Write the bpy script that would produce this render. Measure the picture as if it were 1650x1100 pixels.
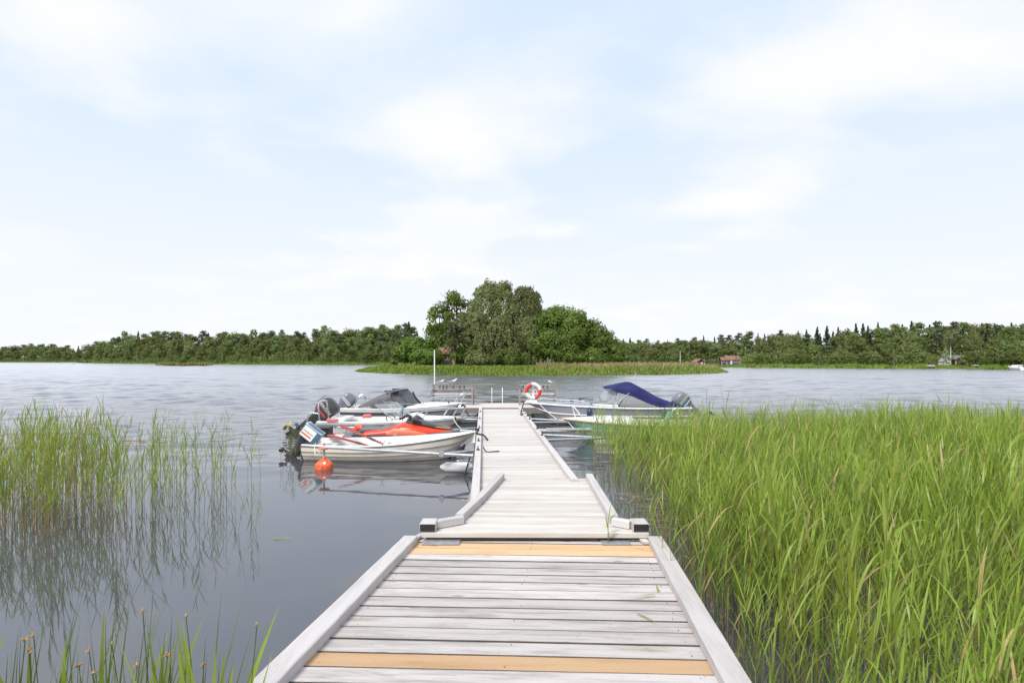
import bpy, math, random
import numpy as np
from mathutils import Vector, Matrix
R = math.radians
random.seed(7); rng = np.random.default_rng(7)
for o in list(bpy.data.objects): bpy.data.objects.remove(o)
scene = bpy.context.scene
COL = scene.collection

# ------------------------------------------------------------------ camera
CAMH = 2.35; F = 880.0; HOR = 579.0            # eye height, focal in photo pixels, horizon row
cam_d = bpy.data.cameras.new('camera'); cam = bpy.data.objects.new('camera', cam_d); COL.objects.link(cam)
cam.location = (0, 0, CAMH); cam.rotation_euler = (R(90), 0, 0)
cam_d.sensor_width = 36; cam_d.lens = 36*F/1650; cam_d.shift_y = 29/1650
cam_d.clip_start = 0.05; cam_d.clip_end = 6000
cam_d.dof.use_dof = True; cam_d.dof.focus_distance = 12.0; cam_d.dof.aperture_fstop = 4.5
scene.camera = cam
# ------------------------------------------------------------------ world and sun
SUN_EL, SUN_AZ = R(52), R(215)                  # behind the camera, to its left
world = bpy.data.worlds.new('World'); scene.world = world; world.use_nodes = True
wn = world.node_tree; wn.nodes.clear()
def wnode(t, **k):
    n = wn.nodes.new(t)
    for a, b in k.items(): setattr(n, a, b)
    return n
sky = wnode('ShaderNodeTexSky', sky_type='NISHITA', sun_disc=False, sun_elevation=SUN_EL, sun_rotation=SUN_AZ, air_density=1.0, dust_density=1.5, ozone_density=1.4)
tc = wnode('ShaderNodeTexCoord'); sep = wnode('ShaderNodeSeparateXYZ'); wn.links.new(tc.outputs['Generated'], sep.inputs[0])
za = wnode('ShaderNodeMath', operation='MAXIMUM'); za.inputs[1].default_value = 0.0; wn.links.new(sep.outputs[2], za.inputs[0])
zb = wnode('ShaderNodeMath', operation='ADD'); zb.inputs[1].default_value = 0.22; wn.links.new(za.outputs[0], zb.inputs[0])
dv = wnode('ShaderNodeVectorMath', operation='DIVIDE'); cmb = wnode('ShaderNodeCombineXYZ')
for i in range(3): wn.links.new(zb.outputs[0], cmb.inputs[i])
wn.links.new(tc.outputs['Generated'], dv.inputs[0]); wn.links.new(cmb.outputs[0], dv.inputs[1])
mp = wnode('ShaderNodeMapping'); mp.inputs['Scale'].default_value = (1.0, 1.25, 0.0); mp.inputs['Location'].default_value = (3.3, 0.9, 0)
wn.links.new(dv.outputs[0], mp.inputs['Vector'])
n1 = wnode('ShaderNodeTexNoise'); n1.inputs['Scale'].default_value = 1.15; n1.inputs['Detail'].default_value = 7; n1.inputs['Roughness'].default_value = 0.5; n1.inputs['Distortion'].default_value = 0.25
wn.links.new(mp.outputs[0], n1.inputs['Vector'])
n2 = wnode('ShaderNodeTexNoise'); n2.inputs['Scale'].default_value = 2.3; n2.inputs['Detail'].default_value = 8; n2.inputs['Roughness'].default_value = 0.52
wn.links.new(mp.outputs[0], n2.inputs['Vector'])
r1 = wnode('ShaderNodeMapRange', interpolation_type='SMOOTHSTEP'); r1.inputs['From Min'].default_value = 0.34; r1.inputs['From Max'].default_value = 0.66
wn.links.new(n1.outputs[0], r1.inputs['Value'])
r2 = wnode('ShaderNodeMapRange', interpolation_type='SMOOTHSTEP'); r2.inputs['From Min'].default_value = 0.42; r2.inputs['From Max'].default_value = 0.78
wn.links.new(n2.outputs[0], r2.inputs['Value'])
hz = wnode('ShaderNodeMapRange', interpolation_type='SMOOTHSTEP'); hz.inputs['From Min'].default_value = 0.0; hz.inputs['From Max'].default_value = 0.50; hz.inputs['To Min'].default_value = 1.0; hz.inputs['To Max'].default_value = 0.0
wn.links.new(za.outputs[0], hz.inputs['Value'])
SKY_STR = 0.10
blu = wnode('ShaderNodeMix', data_type='RGBA', blend_type='MIX'); blu.inputs[0].default_value = 0.93     # thin high veil over the blue
wn.links.new(sky.outputs[0], blu.inputs[6]); blu.inputs[7].default_value = (6.2, 7.35, 9.0, 1)
m1 = wnode('ShaderNodeMix', data_type='RGBA'); m1.inputs[7].default_value = (7.9, 8.2, 8.9, 1)          # broad soft cloud sheet
mx = wnode('ShaderNodeMath', operation='MAXIMUM'); wn.links.new(r1.outputs[0], mx.inputs[0]); wn.links.new(hz.outputs[0], mx.inputs[1])
wn.links.new(mx.outputs[0], m1.inputs[0]); wn.links.new(blu.outputs[2], m1.inputs[6])
m2 = wnode('ShaderNodeMix', data_type='RGBA'); m2.inputs[7].default_value = (8.5, 8.5, 8.95, 1)          # whiter heaps within it
mu = wnode('ShaderNodeMath', operation='MULTIPLY'); wn.links.new(r2.outputs[0], mu.inputs[0]); wn.links.new(r1.outputs[0], mu.inputs[1])
wn.links.new(mu.outputs[0], m2.inputs[0]); wn.links.new(m1.outputs[2], m2.inputs[6])
bg = wnode('ShaderNodeBackground'); bg.inputs['Strength'].default_value = SKY_STR
wo = wnode('ShaderNodeOutputWorld'); wn.links.new(m2.outputs[2], bg.inputs['Color']); wn.links.new(bg.outputs[0], wo.inputs['Surface'])
sun_d = bpy.data.lights.new('sun', 'SUN'); sun_d.energy = 3.2; sun_d.angle = R(20); sun_d.color = (1, 0.96, 0.9)
sun = bpy.data.objects.new('sun', sun_d); COL.objects.link(sun)
sdir = Vector((math.sin(SUN_AZ)*math.cos(SUN_EL), math.cos(SUN_AZ)*math.cos(SUN_EL), math.sin(SUN_EL)))
sun.rotation_euler = sdir.to_track_quat('Z', 'Y').to_euler()
vs = scene.view_settings; vs.view_transform = 'Standard'; vs.look = 'None'; vs.exposure = 0.26; vs.gamma = 1; vs.use_curve_mapping = False
scene.cycles.max_bounces = 8; scene.cycles.transparent_max_bounces = 12; scene.cycles.use_denoising = True

# ------------------------------------------------------------------ materials
class NT:
    def __init__(s, name):
        s.m = bpy.data.materials.new(name); s.m.use_nodes = True; s.t = s.m.node_tree; s.n = s.t.nodes; s.l = s.t.links
        s.b = s.n['Principled BSDF']; s.out = s.n['Material Output']
    def node(s, t, **k):
        n = s.n.new(t)
        for a, b in k.items():
            if a.startswith('i_'): n.inputs[a[2:].replace('_', ' ')].default_value = b
            else: setattr(n, a, b)
        return n
    def link(s, a, b): s.l.new(a, b)
    def coords(s, kind='Object', scale=(1, 1, 1), rand=0.0):
        tc = s.node('ShaderNodeTexCoord'); mp = s.node('ShaderNodeMapping'); mp.inputs['Scale'].default_value = scale
        if rand:
            oi = s.node('ShaderNodeObjectInfo'); mu = s.node('ShaderNodeMath', operation='MULTIPLY'); mu.inputs[1].default_value = rand
            s.link(oi.outputs['Random'], mu.inputs[0]); cb = s.node('ShaderNodeCombineXYZ')
            for i in range(3): s.link(mu.outputs[0], cb.inputs[i])
            ad = s.node('ShaderNodeVectorMath', operation='ADD'); s.link(tc.outputs[kind], ad.inputs[0]); s.link(cb.outputs[0], ad.inputs[1])
            s.link(ad.outputs[0], mp.inputs['Vector'])
        else: s.link(tc.outputs[kind], mp.inputs['Vector'])
        return mp.outputs[0]
    def noise(s, vec, scale, detail=4, rough=0.55, dist=0.0):
        n = s.node('ShaderNodeTexNoise', i_Scale=scale, i_Detail=detail, i_Roughness=rough, i_Distortion=dist); s.link(vec, n.inputs['Vector']); return n.outputs[0]
    def ramp(s, fac, lo, hi, a=0.0, b=1.0):
        r = s.node('ShaderNodeMapRange', interpolation_type='SMOOTHSTEP'); r.inputs['From Min'].default_value = lo; r.inputs['From Max'].default_value = hi
        r.inputs['To Min'].default_value = a; r.inputs['To Max'].default_value = b; s.link(fac, r.inputs['Value']); return r.outputs[0]
    def mix(s, fac, a, b, mode='MIX'):
        m = s.node('ShaderNodeMix', data_type='RGBA', blend_type=mode)
        for sock, v in ((m.inputs[0], fac), (m.inputs[6], a), (m.inputs[7], b)):
            if isinstance(v, (int, float)): sock.default_value = v
            elif isinstance(v, tuple): sock.default_value = v if len(v) == 4 else v + (1,)
            else: s.link(v, sock)
        return m.outputs[2]
    def math(s, op, a, b=0.0):
        m = s.node('ShaderNodeMath', operation=op)
        for i, v in enumerate((a, b)):
            if isinstance(v, (int, float)): m.inputs[i].default_value = v
            else: s.link(v, m.inputs[i])
        return m.outputs[0]
    def color(s, c):
        if isinstance(c, tuple): s.b.inputs['Base Color'].default_value = c if len(c) == 4 else c + (1,)
        else: s.link(c, s.b.inputs['Base Color'])
    def bump(s, h, strength=0.3, dist=0.01):
        b = s.node('ShaderNodeBump', i_Strength=strength, i_Distance=dist); s.link(h, b.inputs['Height']); s.link(b.outputs[0], s.b.inputs['Normal'])
M = {}
def simple(name, col, rough=0.5, metal=0.0, var=0.12, scale=6.0, spec=0.5, bump=0.0):
    t = NT(name); v = t.coords('Object')
    n = t.noise(v, scale, 5); k = t.ramp(n, 0.3, 0.75)
    a = tuple(max(0, c*(1-var)) for c in col); b = tuple(min(1, c*(1+var*0.6)) for c in col)
    t.color(t.mix(k, a, b)); t.b.inputs['Roughness'].default_value = rough; t.b.inputs['Metallic'].default_value = metal
    t.b.inputs['Specular IOR Level'].default_value = spec
    if bump: t.bump(n, bump, 0.01)
    M[name] = t.m; return t.m
def wood(name, base, dark, stain, streak=0.5, stain_amt=0.6, rand=37.0, axis=0, lo=0.74):
    t = NT(name)
    sc = [7.0, 7.0, 7.0]; sc[axis] = 0.55
    v = t.coords('Object', tuple(sc), rand); v2 = t.coords('Object', (1.6, 6, 6) if axis == 0 else (6, 1.6, 6), rand*1.7)
    g1 = t.noise(v, 2.2, 8, 0.65, 0.3); g2 = t.noise(v, 11.0, 6, 0.7); s1 = t.noise(v2, 0.9, 6, 0.65)
    c = t.mix(t.math('MULTIPLY', t.ramp(g1, 0.42, 0.72), streak), base, dark)
    c = t.mix(t.math('MULTIPLY', t.ramp(g2, 0.55, 0.75), streak*0.7), c, dark)
    c = t.mix(t.math('MULTIPLY', t.ramp(s1, 0.56, 0.78), stain_amt), c, stain)
    sp_ = t.noise(t.coords('Object', (9, 22, 22) if axis == 0 else (22, 9, 22), rand*0.7), 2.0, 3, 0.6); c = t.mix(t.math('MULTIPLY', t.ramp(sp_, 0.66, 0.74), streak*0.8), c, tuple(x*0.55 for x in dark))
    big = t.noise(t.coords('Object', (0.9, 2.5, 2.5) if axis == 0 else (2.5, 0.9, 2.5), rand*3.1), 1.0, 4, 0.6); c = t.mix(t.math('MULTIPLY', t.ramp(big, 0.55, 0.72), stain_amt*0.7), c, tuple(0.5*x+0.5*y for x, y in zip(stain, dark)))
    oi = t.node('ShaderNodeObjectInfo'); br = t.ramp(oi.outputs['Random'], 0.0, 1.0, lo, 1.08)
    cb = t.node('ShaderNodeCombineColor')
    for i in range(3): t.link(br, cb.inputs[i])
    c = t.mix(1.0, c, cb.outputs[0], 'MULTIPLY')
    # a few knots
    vo = t.node('ShaderNodeTexVoronoi', feature='F1'); vo.inputs['Scale'].default_value = 1.0
    t.link(t.coords('Object', (1.7, 5.5, 3) if axis == 0 else (5.5, 1.7, 3), rand*2.3), vo.inputs['Vector'])
    kn = t.ramp(vo.outputs['Distance'], 0.055, 0.13, 1.0, 0.0)
    c = t.mix(t.math('MULTIPLY', kn, 0.55), c, tuple(x*0.45 for x in dark))
    t.color(c); t.b.inputs['Roughness'].default_value = 0.85; t.b.inputs['Specular IOR Level'].default_value = 0.25
    t.bump(t.math('ADD', t.math('MULTIPLY', g1, 0.6), g2), 0.45, 0.004)
    M[name] = t.m; return t.m
def glass(name, col, alpha, rough=0.05):
    t = NT(name); t.color(col); t.b.inputs['Roughness'].default_value = rough; t.b.inputs['Alpha'].default_value = alpha; t.b.inputs['IOR'].default_value = 1.3
    M[name] = t.m
def leafmat(name, a, b, trans=0.4, nscale=0.6, hue=0.03, rough=0.5, spec=0.3):
    t = NT(name); v = t.coords('Object', (1, 1, 1), 50.0)
    n = t.noise(v, nscale, 3, 0.6); oi = t.node('ShaderNodeObjectInfo')
    geo = t.node('ShaderNodeNewGeometry')
    k = t.math('ADD', t.math('MULTIPLY', t.ramp(n, 0.3, 0.7), 0.6), t.math('MULTIPLY', geo.outputs['Random Per Island'], 0.4))
    c = t.mix(k, a, b)
    hs = t.node('ShaderNodeHueSaturation'); t.link(c, hs.inputs['Color'])
    t.link(t.ramp(oi.outputs['Random'], 0, 1, 0.5-hue, 0.5+hue*0.6), hs.inputs['Hue']); t.link(t.ramp(oi.outputs['Random'], 0, 1, 0.82, 1.16), hs.inputs['Value'])
    hs.inputs['Saturation'].default_value = 1.0
    c = hs.outputs[0]
    t.color(c); t.b.inputs['Roughness'].default_value = rough; t.b.inputs['Specular IOR Level'].default_value = spec
    tr = t.node('ShaderNodeBsdfTranslucent'); t.link(t.mix(1.0, c, (1.0, 1.0, 0.55), 'MULTIPLY'), tr.inputs['Color'])
    mx = t.node('ShaderNodeMixShader'); mx.inputs[0].default_value = trans
    t.link(t.b.outputs[0], mx.inputs[1]); t.link(tr.outputs[0], mx.inputs[2]); t.link(mx.outputs[0], t.out.inputs['Surface'])
    M[name] = t.m
wood('weathered_plank', (0.57, 0.53, 0.515), (0.26, 0.235, 0.22), (0.30, 0.24, 0.165), 0.75, 0.85, lo=0.80)
wood('weathered_beam', (0.57, 0.54, 0.535), (0.40, 0.375, 0.375), (0.42, 0.37, 0.31), 0.55, 0.3, axis=1, lo=0.88)
wood('dock_plank', (0.55, 0.52, 0.49), (0.37, 0.335, 0.30), (0.36, 0.30, 0.21), 0.5, 0.45, lo=0.88)
wood('new_plank', (0.63, 0.42, 0.25), (0.45, 0.265, 0.13), (0.55, 0.36, 0.21), 0.6, 0.4)
wood('grey_wood', (0.30, 0.265, 0.25), (0.17, 0.15, 0.14), (0.2, 0.16, 0.13), 0.6, 0.4)
simple('gap_shade_wood', (0.085, 0.075, 0.06), 0.9, var=0.3)  # dark tone standing in for the shade inside the pier deck gaps
simple('dark_wood', (0.075, 0.062, 0.05), 0.9)
simple('gelcoat', (0.78, 0.77, 0.75), 0.3, var=0.09, scale=3)
simple('gelcoat_cream', (0.52, 0.475, 0.41), 0.45, var=0.15, scale=2.5)
simple('gelcoat_inner', (0.70, 0.69, 0.66), 0.5, var=0.12, scale=3)
simple('hull_grey', (0.36, 0.36, 0.36), 0.35, var=0.06)
simple('lavender_band', (0.30, 0.30, 0.36), 0.35, var=0.06)
simple('aluminium', (0.50, 0.51, 0.52), 0.42, 0.75, var=0.15, scale=9)
simple('galvanised', (0.43, 0.45, 0.48), 0.5, 0.55, var=0.2, scale=14)
simple('steel', (0.75, 0.75, 0.76), 0.18, 1.0, var=0.05)
simple('dark_hull', (0.05, 0.055, 0.06), 0.35)
simple('hull_bottom', (0.06, 0.055, 0.05), 0.6)
simple('turquoise', (0.20, 0.42, 0.42), 0.4)
simple('wood_trim', (0.52, 0.33, 0.20), 0.6)
simple('rub_rail', (0.16, 0.16, 0.165), 0.55)
simple('navy_canvas', (0.029, 0.031, 0.115), 0.85, var=0.25, scale=2.5, spec=0.15, bump=0.3)
simple('grey_canvas', (0.14, 0.14, 0.15), 0.9, var=0.2, spec=0.15)
simple('black_plastic', (0.018, 0.018, 0.02), 0.45)
simple('charcoal', (0.055, 0.055, 0.06), 0.38)
simple('motor_grey', (0.17, 0.18, 0.215), 0.3)
simple('motor_black', (0.035, 0.035, 0.038), 0.32)
simple('motor_blue', (0.07, 0.16, 0.27), 0.35)
simple('motor_cream', (0.70, 0.70, 0.66), 0.4)
simple('decal_white', (0.8, 0.8, 0.8), 0.4, var=0.02)
simple('decal_yellow', (0.75, 0.68, 0.35), 0.4)
simple('decal_black', (0.03, 0.03, 0.035), 0.5)
simple('decal_grey', (0.16, 0.16, 0.18), 0.5)
simple('decal_red', (0.55, 0.05, 0.06), 0.5)
simple('decal_orange', (0.75, 0.17, 0.03), 0.45)
simple('decal_teal', (0.03, 0.16, 0.28), 0.4)
simple('oar_red', (0.33, 0.025, 0.02), 0.35, var=0.25, scale=9)
simple('ski_red', (0.78, 0.055, 0.016), 0.3, var=0.08)
simple('ski_grey', (0.13, 0.14, 0.155), 0.55)
simple('ski_orange', (0.8, 0.2, 0.12), 0.4)
simple('float_orange', (0.74, 0.13, 0.04), 0.55, var=0.34, scale=14)
simple('disc_orange', (0.62, 0.20, 0.12), 0.6, var=0.2, scale=12)
simple('float_white', (0.68, 0.68, 0.67), 0.5, var=0.2)
simple('ring_red', (0.62, 0.045, 0.04), 0.5)
simple('white_paint', (0.78, 0.78, 0.77), 0.45, var=0.07)
simple('rope_white', (0.62, 0.60, 0.55), 0.9)
simple('rope_black', (0.02, 0.02, 0.022), 0.8)
simple('gull_white', (0.8, 0.8, 0.79), 0.8, var=0.04); simple('gull_grey', (0.33, 0.34, 0.36), 0.8); simple('beak', (0.7, 0.35, 0.05), 0.6)
simple('brass', (0.55, 0.40, 0.06), 0.4, 0.3)
simple('seat_blue', (0.03, 0.05, 0.13), 0.6)
simple('cushion_red', (0.62, 0.16, 0.18), 0.8)
simple('fender_blue', (0.02, 0.03, 0.10), 0.4)
simple('platform_grey', (0.24, 0.26, 0.30), 0.7)
simple('roof_tile', (0.25, 0.125, 0.095), 0.85, var=0.3, scale=3); simple('falu_red', (0.10, 0.034, 0.032), 0.85, var=0.2); simple('roof_grey', (0.16, 0.16, 0.17), 0.8)
simple('blue_wall', (0.10, 0.09, 0.16), 0.8); simple('pane', (0.03, 0.035, 0.04), 0.08); simple('chimney_brick', (0.42, 0.20, 0.14), 0.9, var=0.25)
simple('stone', (0.30, 0.29, 0.28), 0.9, var=0.3, scale=2, bump=0.5)
simple('bark', (0.10, 0.075, 0.055), 0.95, var=0.4, scale=5, bump=0.6); simple('birch_bark', (0.50, 0.47, 0.43), 0.85, var=0.5, scale=4); simple('pine_bark', (0.30, 0.15, 0.10), 0.95, var=0.35, scale=4)
glass('clear_glass', (0.62, 0.66, 0.70), 0.28); glass('smoke_glass', (0.10, 0.105, 0.115), 0.62); glass('vinyl', (0.42, 0.43, 0.44), 0.55, 0.2)
leafmat('leaf_oak', (0.084, 0.146, 0.022), (0.168, 0.246, 0.038), 0.42, 0.5, 0.010)
leafmat('leaf_ash', (0.101, 0.157, 0.029), (0.190, 0.260, 0.054), 0.42, 0.5, 0.010)
leafmat('leaf_birch', (0.129, 0.157, 0.054), (0.230, 0.258, 0.099), 0.42, 0.45, 0.008)
leafmat('leaf_wood', (0.099, 0.140, 0.040), (0.196, 0.246, 0.069), 0.40, 3.5, 0.02)
leafmat('leaf_wood_pale', (0.134, 0.168, 0.060), (0.235, 0.274, 0.101), 0.40, 3.5, 0.02)
leafmat('needle', (0.045, 0.067, 0.031), (0.090, 0.121, 0.050), 0.15, 4.0, 0.01)
leafmat('needle_pine', (0.081, 0.108, 0.047), (0.146, 0.179, 0.078), 0.2, 4.0, 0.01)
leafmat('reed_leaf', (0.165, 0.235, 0.030), (0.350, 0.440, 0.080), 0.45, 1.4, 0.012, 0.4, 0.4)
leafmat('reed_stem', (0.12, 0.17, 0.045), (0.22, 0.26, 0.085), 0.2, 1.5, 0.02)
leafmat('reed_dry', (0.24, 0.165, 0.075), (0.40, 0.29, 0.14), 0.25, 2.0, 0.015)
leafmat('bank_reed', (0.125, 0.205, 0.032), (0.250, 0.335, 0.060), 0.35, 0.12, 0.0)
leafmat('bank_tan', (0.25, 0.20, 0.10), (0.42, 0.35, 0.20), 0.3, 0.3, 0.0)
leafmat('sedge_blade', (0.075, 0.125, 0.03), (0.15, 0.22, 0.05), 0.4, 1.5, 0.015, 0.4, 0.35)
simple('sedge_spike', (0.36, 0.24, 0.11), 0.9, var=0.4, scale=60)
# grassy ground
t = NT('shore_ground'); v = t.coords('Object'); n = t.noise(v, 0.08, 6, 0.6); n2 = t.noise(v, 1.2, 5, 0.7)
t.color(t.mix(t.ramp(n2, 0.35, 0.7), t.mix(t.ramp(n, 0.35, 0.65), (0.07, 0.105, 0.022), (0.17, 0.165, 0.055)), (0.06, 0.075, 0.02))); t.b.inputs['Roughness'].default_value = 0.95; t.bump(n2, 0.8, 0.2); M['shore_ground'] = t.m
# water: small ripples on top of the modelled waves, calm by the shore
t = NT('water'); tcn = t.node('ShaderNodeTexCoord'); sp = t.node('ShaderNodeSeparateXYZ'); t.link(tcn.outputs['Object'], sp.inputs[0])
wind = t.noise(t.coords('Object', (0.035, 0.12, 1)), 1.0, 3, 0.5, 0.6)
wy = t.math('ADD', sp.outputs[1], t.math('MULTIPLY', t.math('SUBTRACT', wind, 0.5), 14.0))
ru = t.ramp(wy, 8.0, 24.0, 0.04, 1.0)
w2 = t.noise(t.coords('Object', (2.4, 6.5, 1)), 1.0, 4, 0.6, 0.3)
w3 = t.noise(t.coords('Object', (0.5, 1.6, 1)), 1.0, 3, 0.5, 0.4)
h = t.math('MULTIPLY', t.math('ADD', t.math('MULTIPLY', w2, 0.0065), t.math('MULTIPLY', w3, 0.022)), ru)
bp = t.node('ShaderNodeBump', i_Strength=1.0, i_Distance=1.0); t.link(h, bp.inputs['Height'])
fr = t.node('ShaderNodeFresnel', i_IOR=1.92)
gl = t.node('ShaderNodeBsdfGlossy'); t.link(t.ramp(wy, 14.0, 45.0, 0.02, 0.22), gl.inputs['Roughness']); gl.inputs['Color'].default_value = (0.98, 0.98, 0.99, 1); t.link(bp.outputs[0], gl.inputs['Normal'])
df = t.node('ShaderNodeBsdfDiffuse'); df.inputs['Color'].default_value = (0.060, 0.063, 0.070, 1)
ms = t.node('ShaderNodeMixShader'); t.link(fr.outputs[0], ms.inputs[0]); t.link(df.outputs[0], ms.inputs[1]); t.link(gl.outputs[0], ms.inputs[2]); t.link(ms.outputs[0], t.out.inputs['Surface'])
M['water'] = t.m
# ------------------------------------------------------------------ helpers
def tag(o, label=None, cat=None, group=None, kind=None):
    if label: o['label'] = label
    if cat: o['category'] = cat
    if group: o['group'] = group
    if kind: o['kind'] = kind
    return o
def empty(name, loc=(0, 0, 0), rz=0.0, label=None, cat=None, group=None):
    o = bpy.data.objects.new(name, None); COL.objects.link(o); o.location = loc; o.rotation_euler = (0, 0, rz); o.empty_display_size = 0.2
    return tag(o, label, cat, group)
def link_mesh(name, me, mats, parent=None):
    for m in (mats if isinstance(mats, (list, tuple)) else [mats]): me.materials.append(M[m])
    o = bpy.data.objects.new(name, me); COL.objects.link(o); o.parent = parent; return o
def share(name, me, parent=None, loc=(0, 0, 0), rot=(0, 0, 0), scale=(1, 1, 1)):
    o = bpy.data.objects.new(name, me); COL.objects.link(o); o.parent = parent; o.location = loc; o.rotation_euler = rot; o.scale = scale; return o
def np_mesh(name, V, Fq, mi=None, smooth=False):
    V = np.asarray(V, dtype=np.float32); Fq = np.asarray(Fq, dtype=np.int32); k = Fq.shape[1]
    me = bpy.data.meshes.new(name); me.vertices.add(len(V)); me.vertices.foreach_set('co', V.ravel())
    me.loops.add(Fq.size); me.loops.foreach_set('vertex_index', Fq.ravel())
    me.polygons.add(len(Fq)); me.polygons.foreach_set('loop_start', np.arange(0, Fq.size, k, dtype=np.int32))
    if mi is not None: me.polygons.foreach_set('material_index', np.asarray(mi, dtype=np.int32))
    if smooth: me.polygons.foreach_set('use_smooth', np.ones(len(Fq), dtype=bool))
    me.update(calc_edges=True); me.validate(); return me
def copy_tree(o, parent=None):
    c = o.copy(); COL.objects.link(c); c.parent = parent
    for ch in list(o.children): copy_tree(ch, c)
    return c
class MB:
    def __init__(s): s.v = []; s.f = []
    def add(s, V, Fs):
        k = len(s.v); s.v += [tuple(map(float, p)) for p in V]; s.f += [tuple(i+k for i in f) for f in Fs]; return s
    def box(s, a, b, bev=0.0):
        (x0, y0, z0), (x1, y1, z1) = a, b; e = bev
        if e <= 0:
            V = [(x0,y0,z0),(x1,y0,z0),(x1,y1,z0),(x0,y1,z0),(x0,y0,z1),(x1,y0,z1),(x1,y1,z1),(x0,y1,z1)]
            return s.add(V, [(3,2,1,0),(4,5,6,7),(0,1,5,4),(1,2,6,5),(2,3,7,6),(3,0,4,7)])
        # chamfer of the top edges
        V = [(x0,y0,z0),(x1,y0,z0),(x1,y1,z0),(x0,y1,z0),(x0,y0,z1-e),(x1,y0,z1-e),(x1,y1,z1-e),(x0,y1,z1-e),
             (x0+e,y0+e,z1),(x1-e,y0+e,z1),(x1-e,y1-e,z1),(x0+e,y1-e,z1)]
        return s.add(V, [(3,2,1,0),(0,1,5,4),(1,2,6,5),(2,3,7,6),(3,0,4,7),(4,5,9,8),(5,6,10,9),(6,7,11,10),(7,4,8,11),(8,9,10,11)])
    def prism(s, poly, z0, z1):
        n = len(poly); V = [(x, y, z0) for x, y in poly] + [(x, y, z1) for x, y in poly]
        return s.add(V, [tuple(reversed(range(n))), tuple(range(n, 2*n))] + [(i, (i+1) % n, n+(i+1) % n, n+i) for i in range(n)])
    def loft(s, secs, closed=True, caps=True):
        n = len(secs[0]); V = [p for sec in secs for p in sec]; Fs = []
        for i in range(len(secs)-1):
            for j in range(n if closed else n-1):
                a = i*n+j; b = i*n+(j+1) % n; Fs.append((a, b, b+n, a+n))
        if caps and closed: Fs.append(tuple(reversed(range(n)))); Fs.append(tuple(range((len(secs)-1)*n, len(secs)*n)))
        return s.add(V, Fs)
    def tube(s, pts, r, n=8, caps=True):
        P = [Vector(p) for p in pts]; rs = r if isinstance(r, (list, tuple)) else [r]*len(P); secs = []
        d0 = (P[1]-P[0]).normalized(); up = Vector((0, 0, 1)) if abs(d0.z) < 0.9 else Vector((1, 0, 0))
        for i, p in enumerate(P):
            d = ((P[min(i+1, len(P)-1)]-P[i]).normalized() + (P[i]-P[max(i-1, 0)]).normalized())
            if d.length < 1e-6: d = d0
            d.normalize(); a = up - d*up.dot(d)
            if a.length < 1e-4: a = Vector((0, 1, 0)) - d*d.y
            a.normalize(); up = a; b = d.cross(a)
            secs.append([p + (a*math.cos(2*math.pi*k/n) + b*math.sin(2*math.pi*k/n))*rs[i] for k in range(n)])
        return s.loft(secs, True, caps)
    def lathe(s, prof, n=16, c=(0, 0, 0)):
        return s.loft([[(c[0]+r*math.cos(2*math.pi*k/n), c[1]+r*math.sin(2*math.pi*k/n), c[2]+z) for k in range(n)] for r, z in prof])
    def super(s, secs, n=20, axis='z'):
        out = []
        for (p, ca, cb, ra, rb, e) in secs:
            L = []
            for k in range(n):
                t_ = 2*math.pi*k/n; c, d = math.cos(t_), math.sin(t_)
                a = ca + ra*math.copysign(abs(c)**(2/e), c); b = cb + rb*math.copysign(abs(d)**(2/e), d)
                L.append((a, b, p) if axis == 'z' else (p, a, b))
            out.append(L)
        return s.loft(out)
    def mesh(s, name, smooth=False, M4=None, angle=None):
        me = bpy.data.meshes.new(name); me.from_pydata(s.v, [], s.f)
        if M4: me.transform(M4)
        if smooth:
            me.polygons.foreach_set('use_smooth', [True]*len(me.polygons))
            me.set_sharp_from_angle(angle=R(angle or 40))
        me.update(); return me
    def build(s, name, mat, parent=None, smooth=False, M4=None, loc=None, rot=None, angle=None):
        o = link_mesh(name, s.mesh(name, smooth, M4, angle), mat, parent)
        if loc: o.location = loc
        if rot: o.rotation_euler = rot
        return o
def curve_pts(P, n=24):
    """Catmull-Rom through control points"""
    P = [Vector(p) for p in P]; Q = [P[0]*2-P[1]] + P + [P[-1]*2-P[-2]]; out = []
    for i in range(1, len(Q)-2):
        for k in range(n):
            u = k/n; a, b, c, d = Q[i-1], Q[i], Q[i+1], Q[i+2]
            out.append(0.5*((2*b) + (c-a)*u + (2*a-5*b+4*c-d)*u*u + (3*b-a-3*c+d)*u**3))
    out.append(P[-1]); return out
def text_obj(name, body, size, mat, parent, M4, extrude=0.001, shear=0.0, spacing=1.0):
    cu = bpy.data.curves.new(name, 'FONT'); cu.body = body; cu.size = size; cu.extrude = extrude; cu.align_x = 'CENTER'; cu.align_y = 'CENTER'; cu.shear = shear; cu.space_character = spacing; cu.resolution_u = 2
    ob = bpy.data.objects.new(name+'_tmp', cu); COL.objects.link(ob); dg = bpy.context.evaluated_depsgraph_get(); dg.update()
    me = bpy.data.meshes.new_from_object(ob.evaluated_get(dg)); bpy.data.objects.remove(ob)
    me.materials.clear(); me.transform(M4); return link_mesh(name, me, mat, parent)
def at(px, py, Y): return Vector(((px-825)*Y/F, Y, CAMH-(py-HOR)*Y/F))

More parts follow.
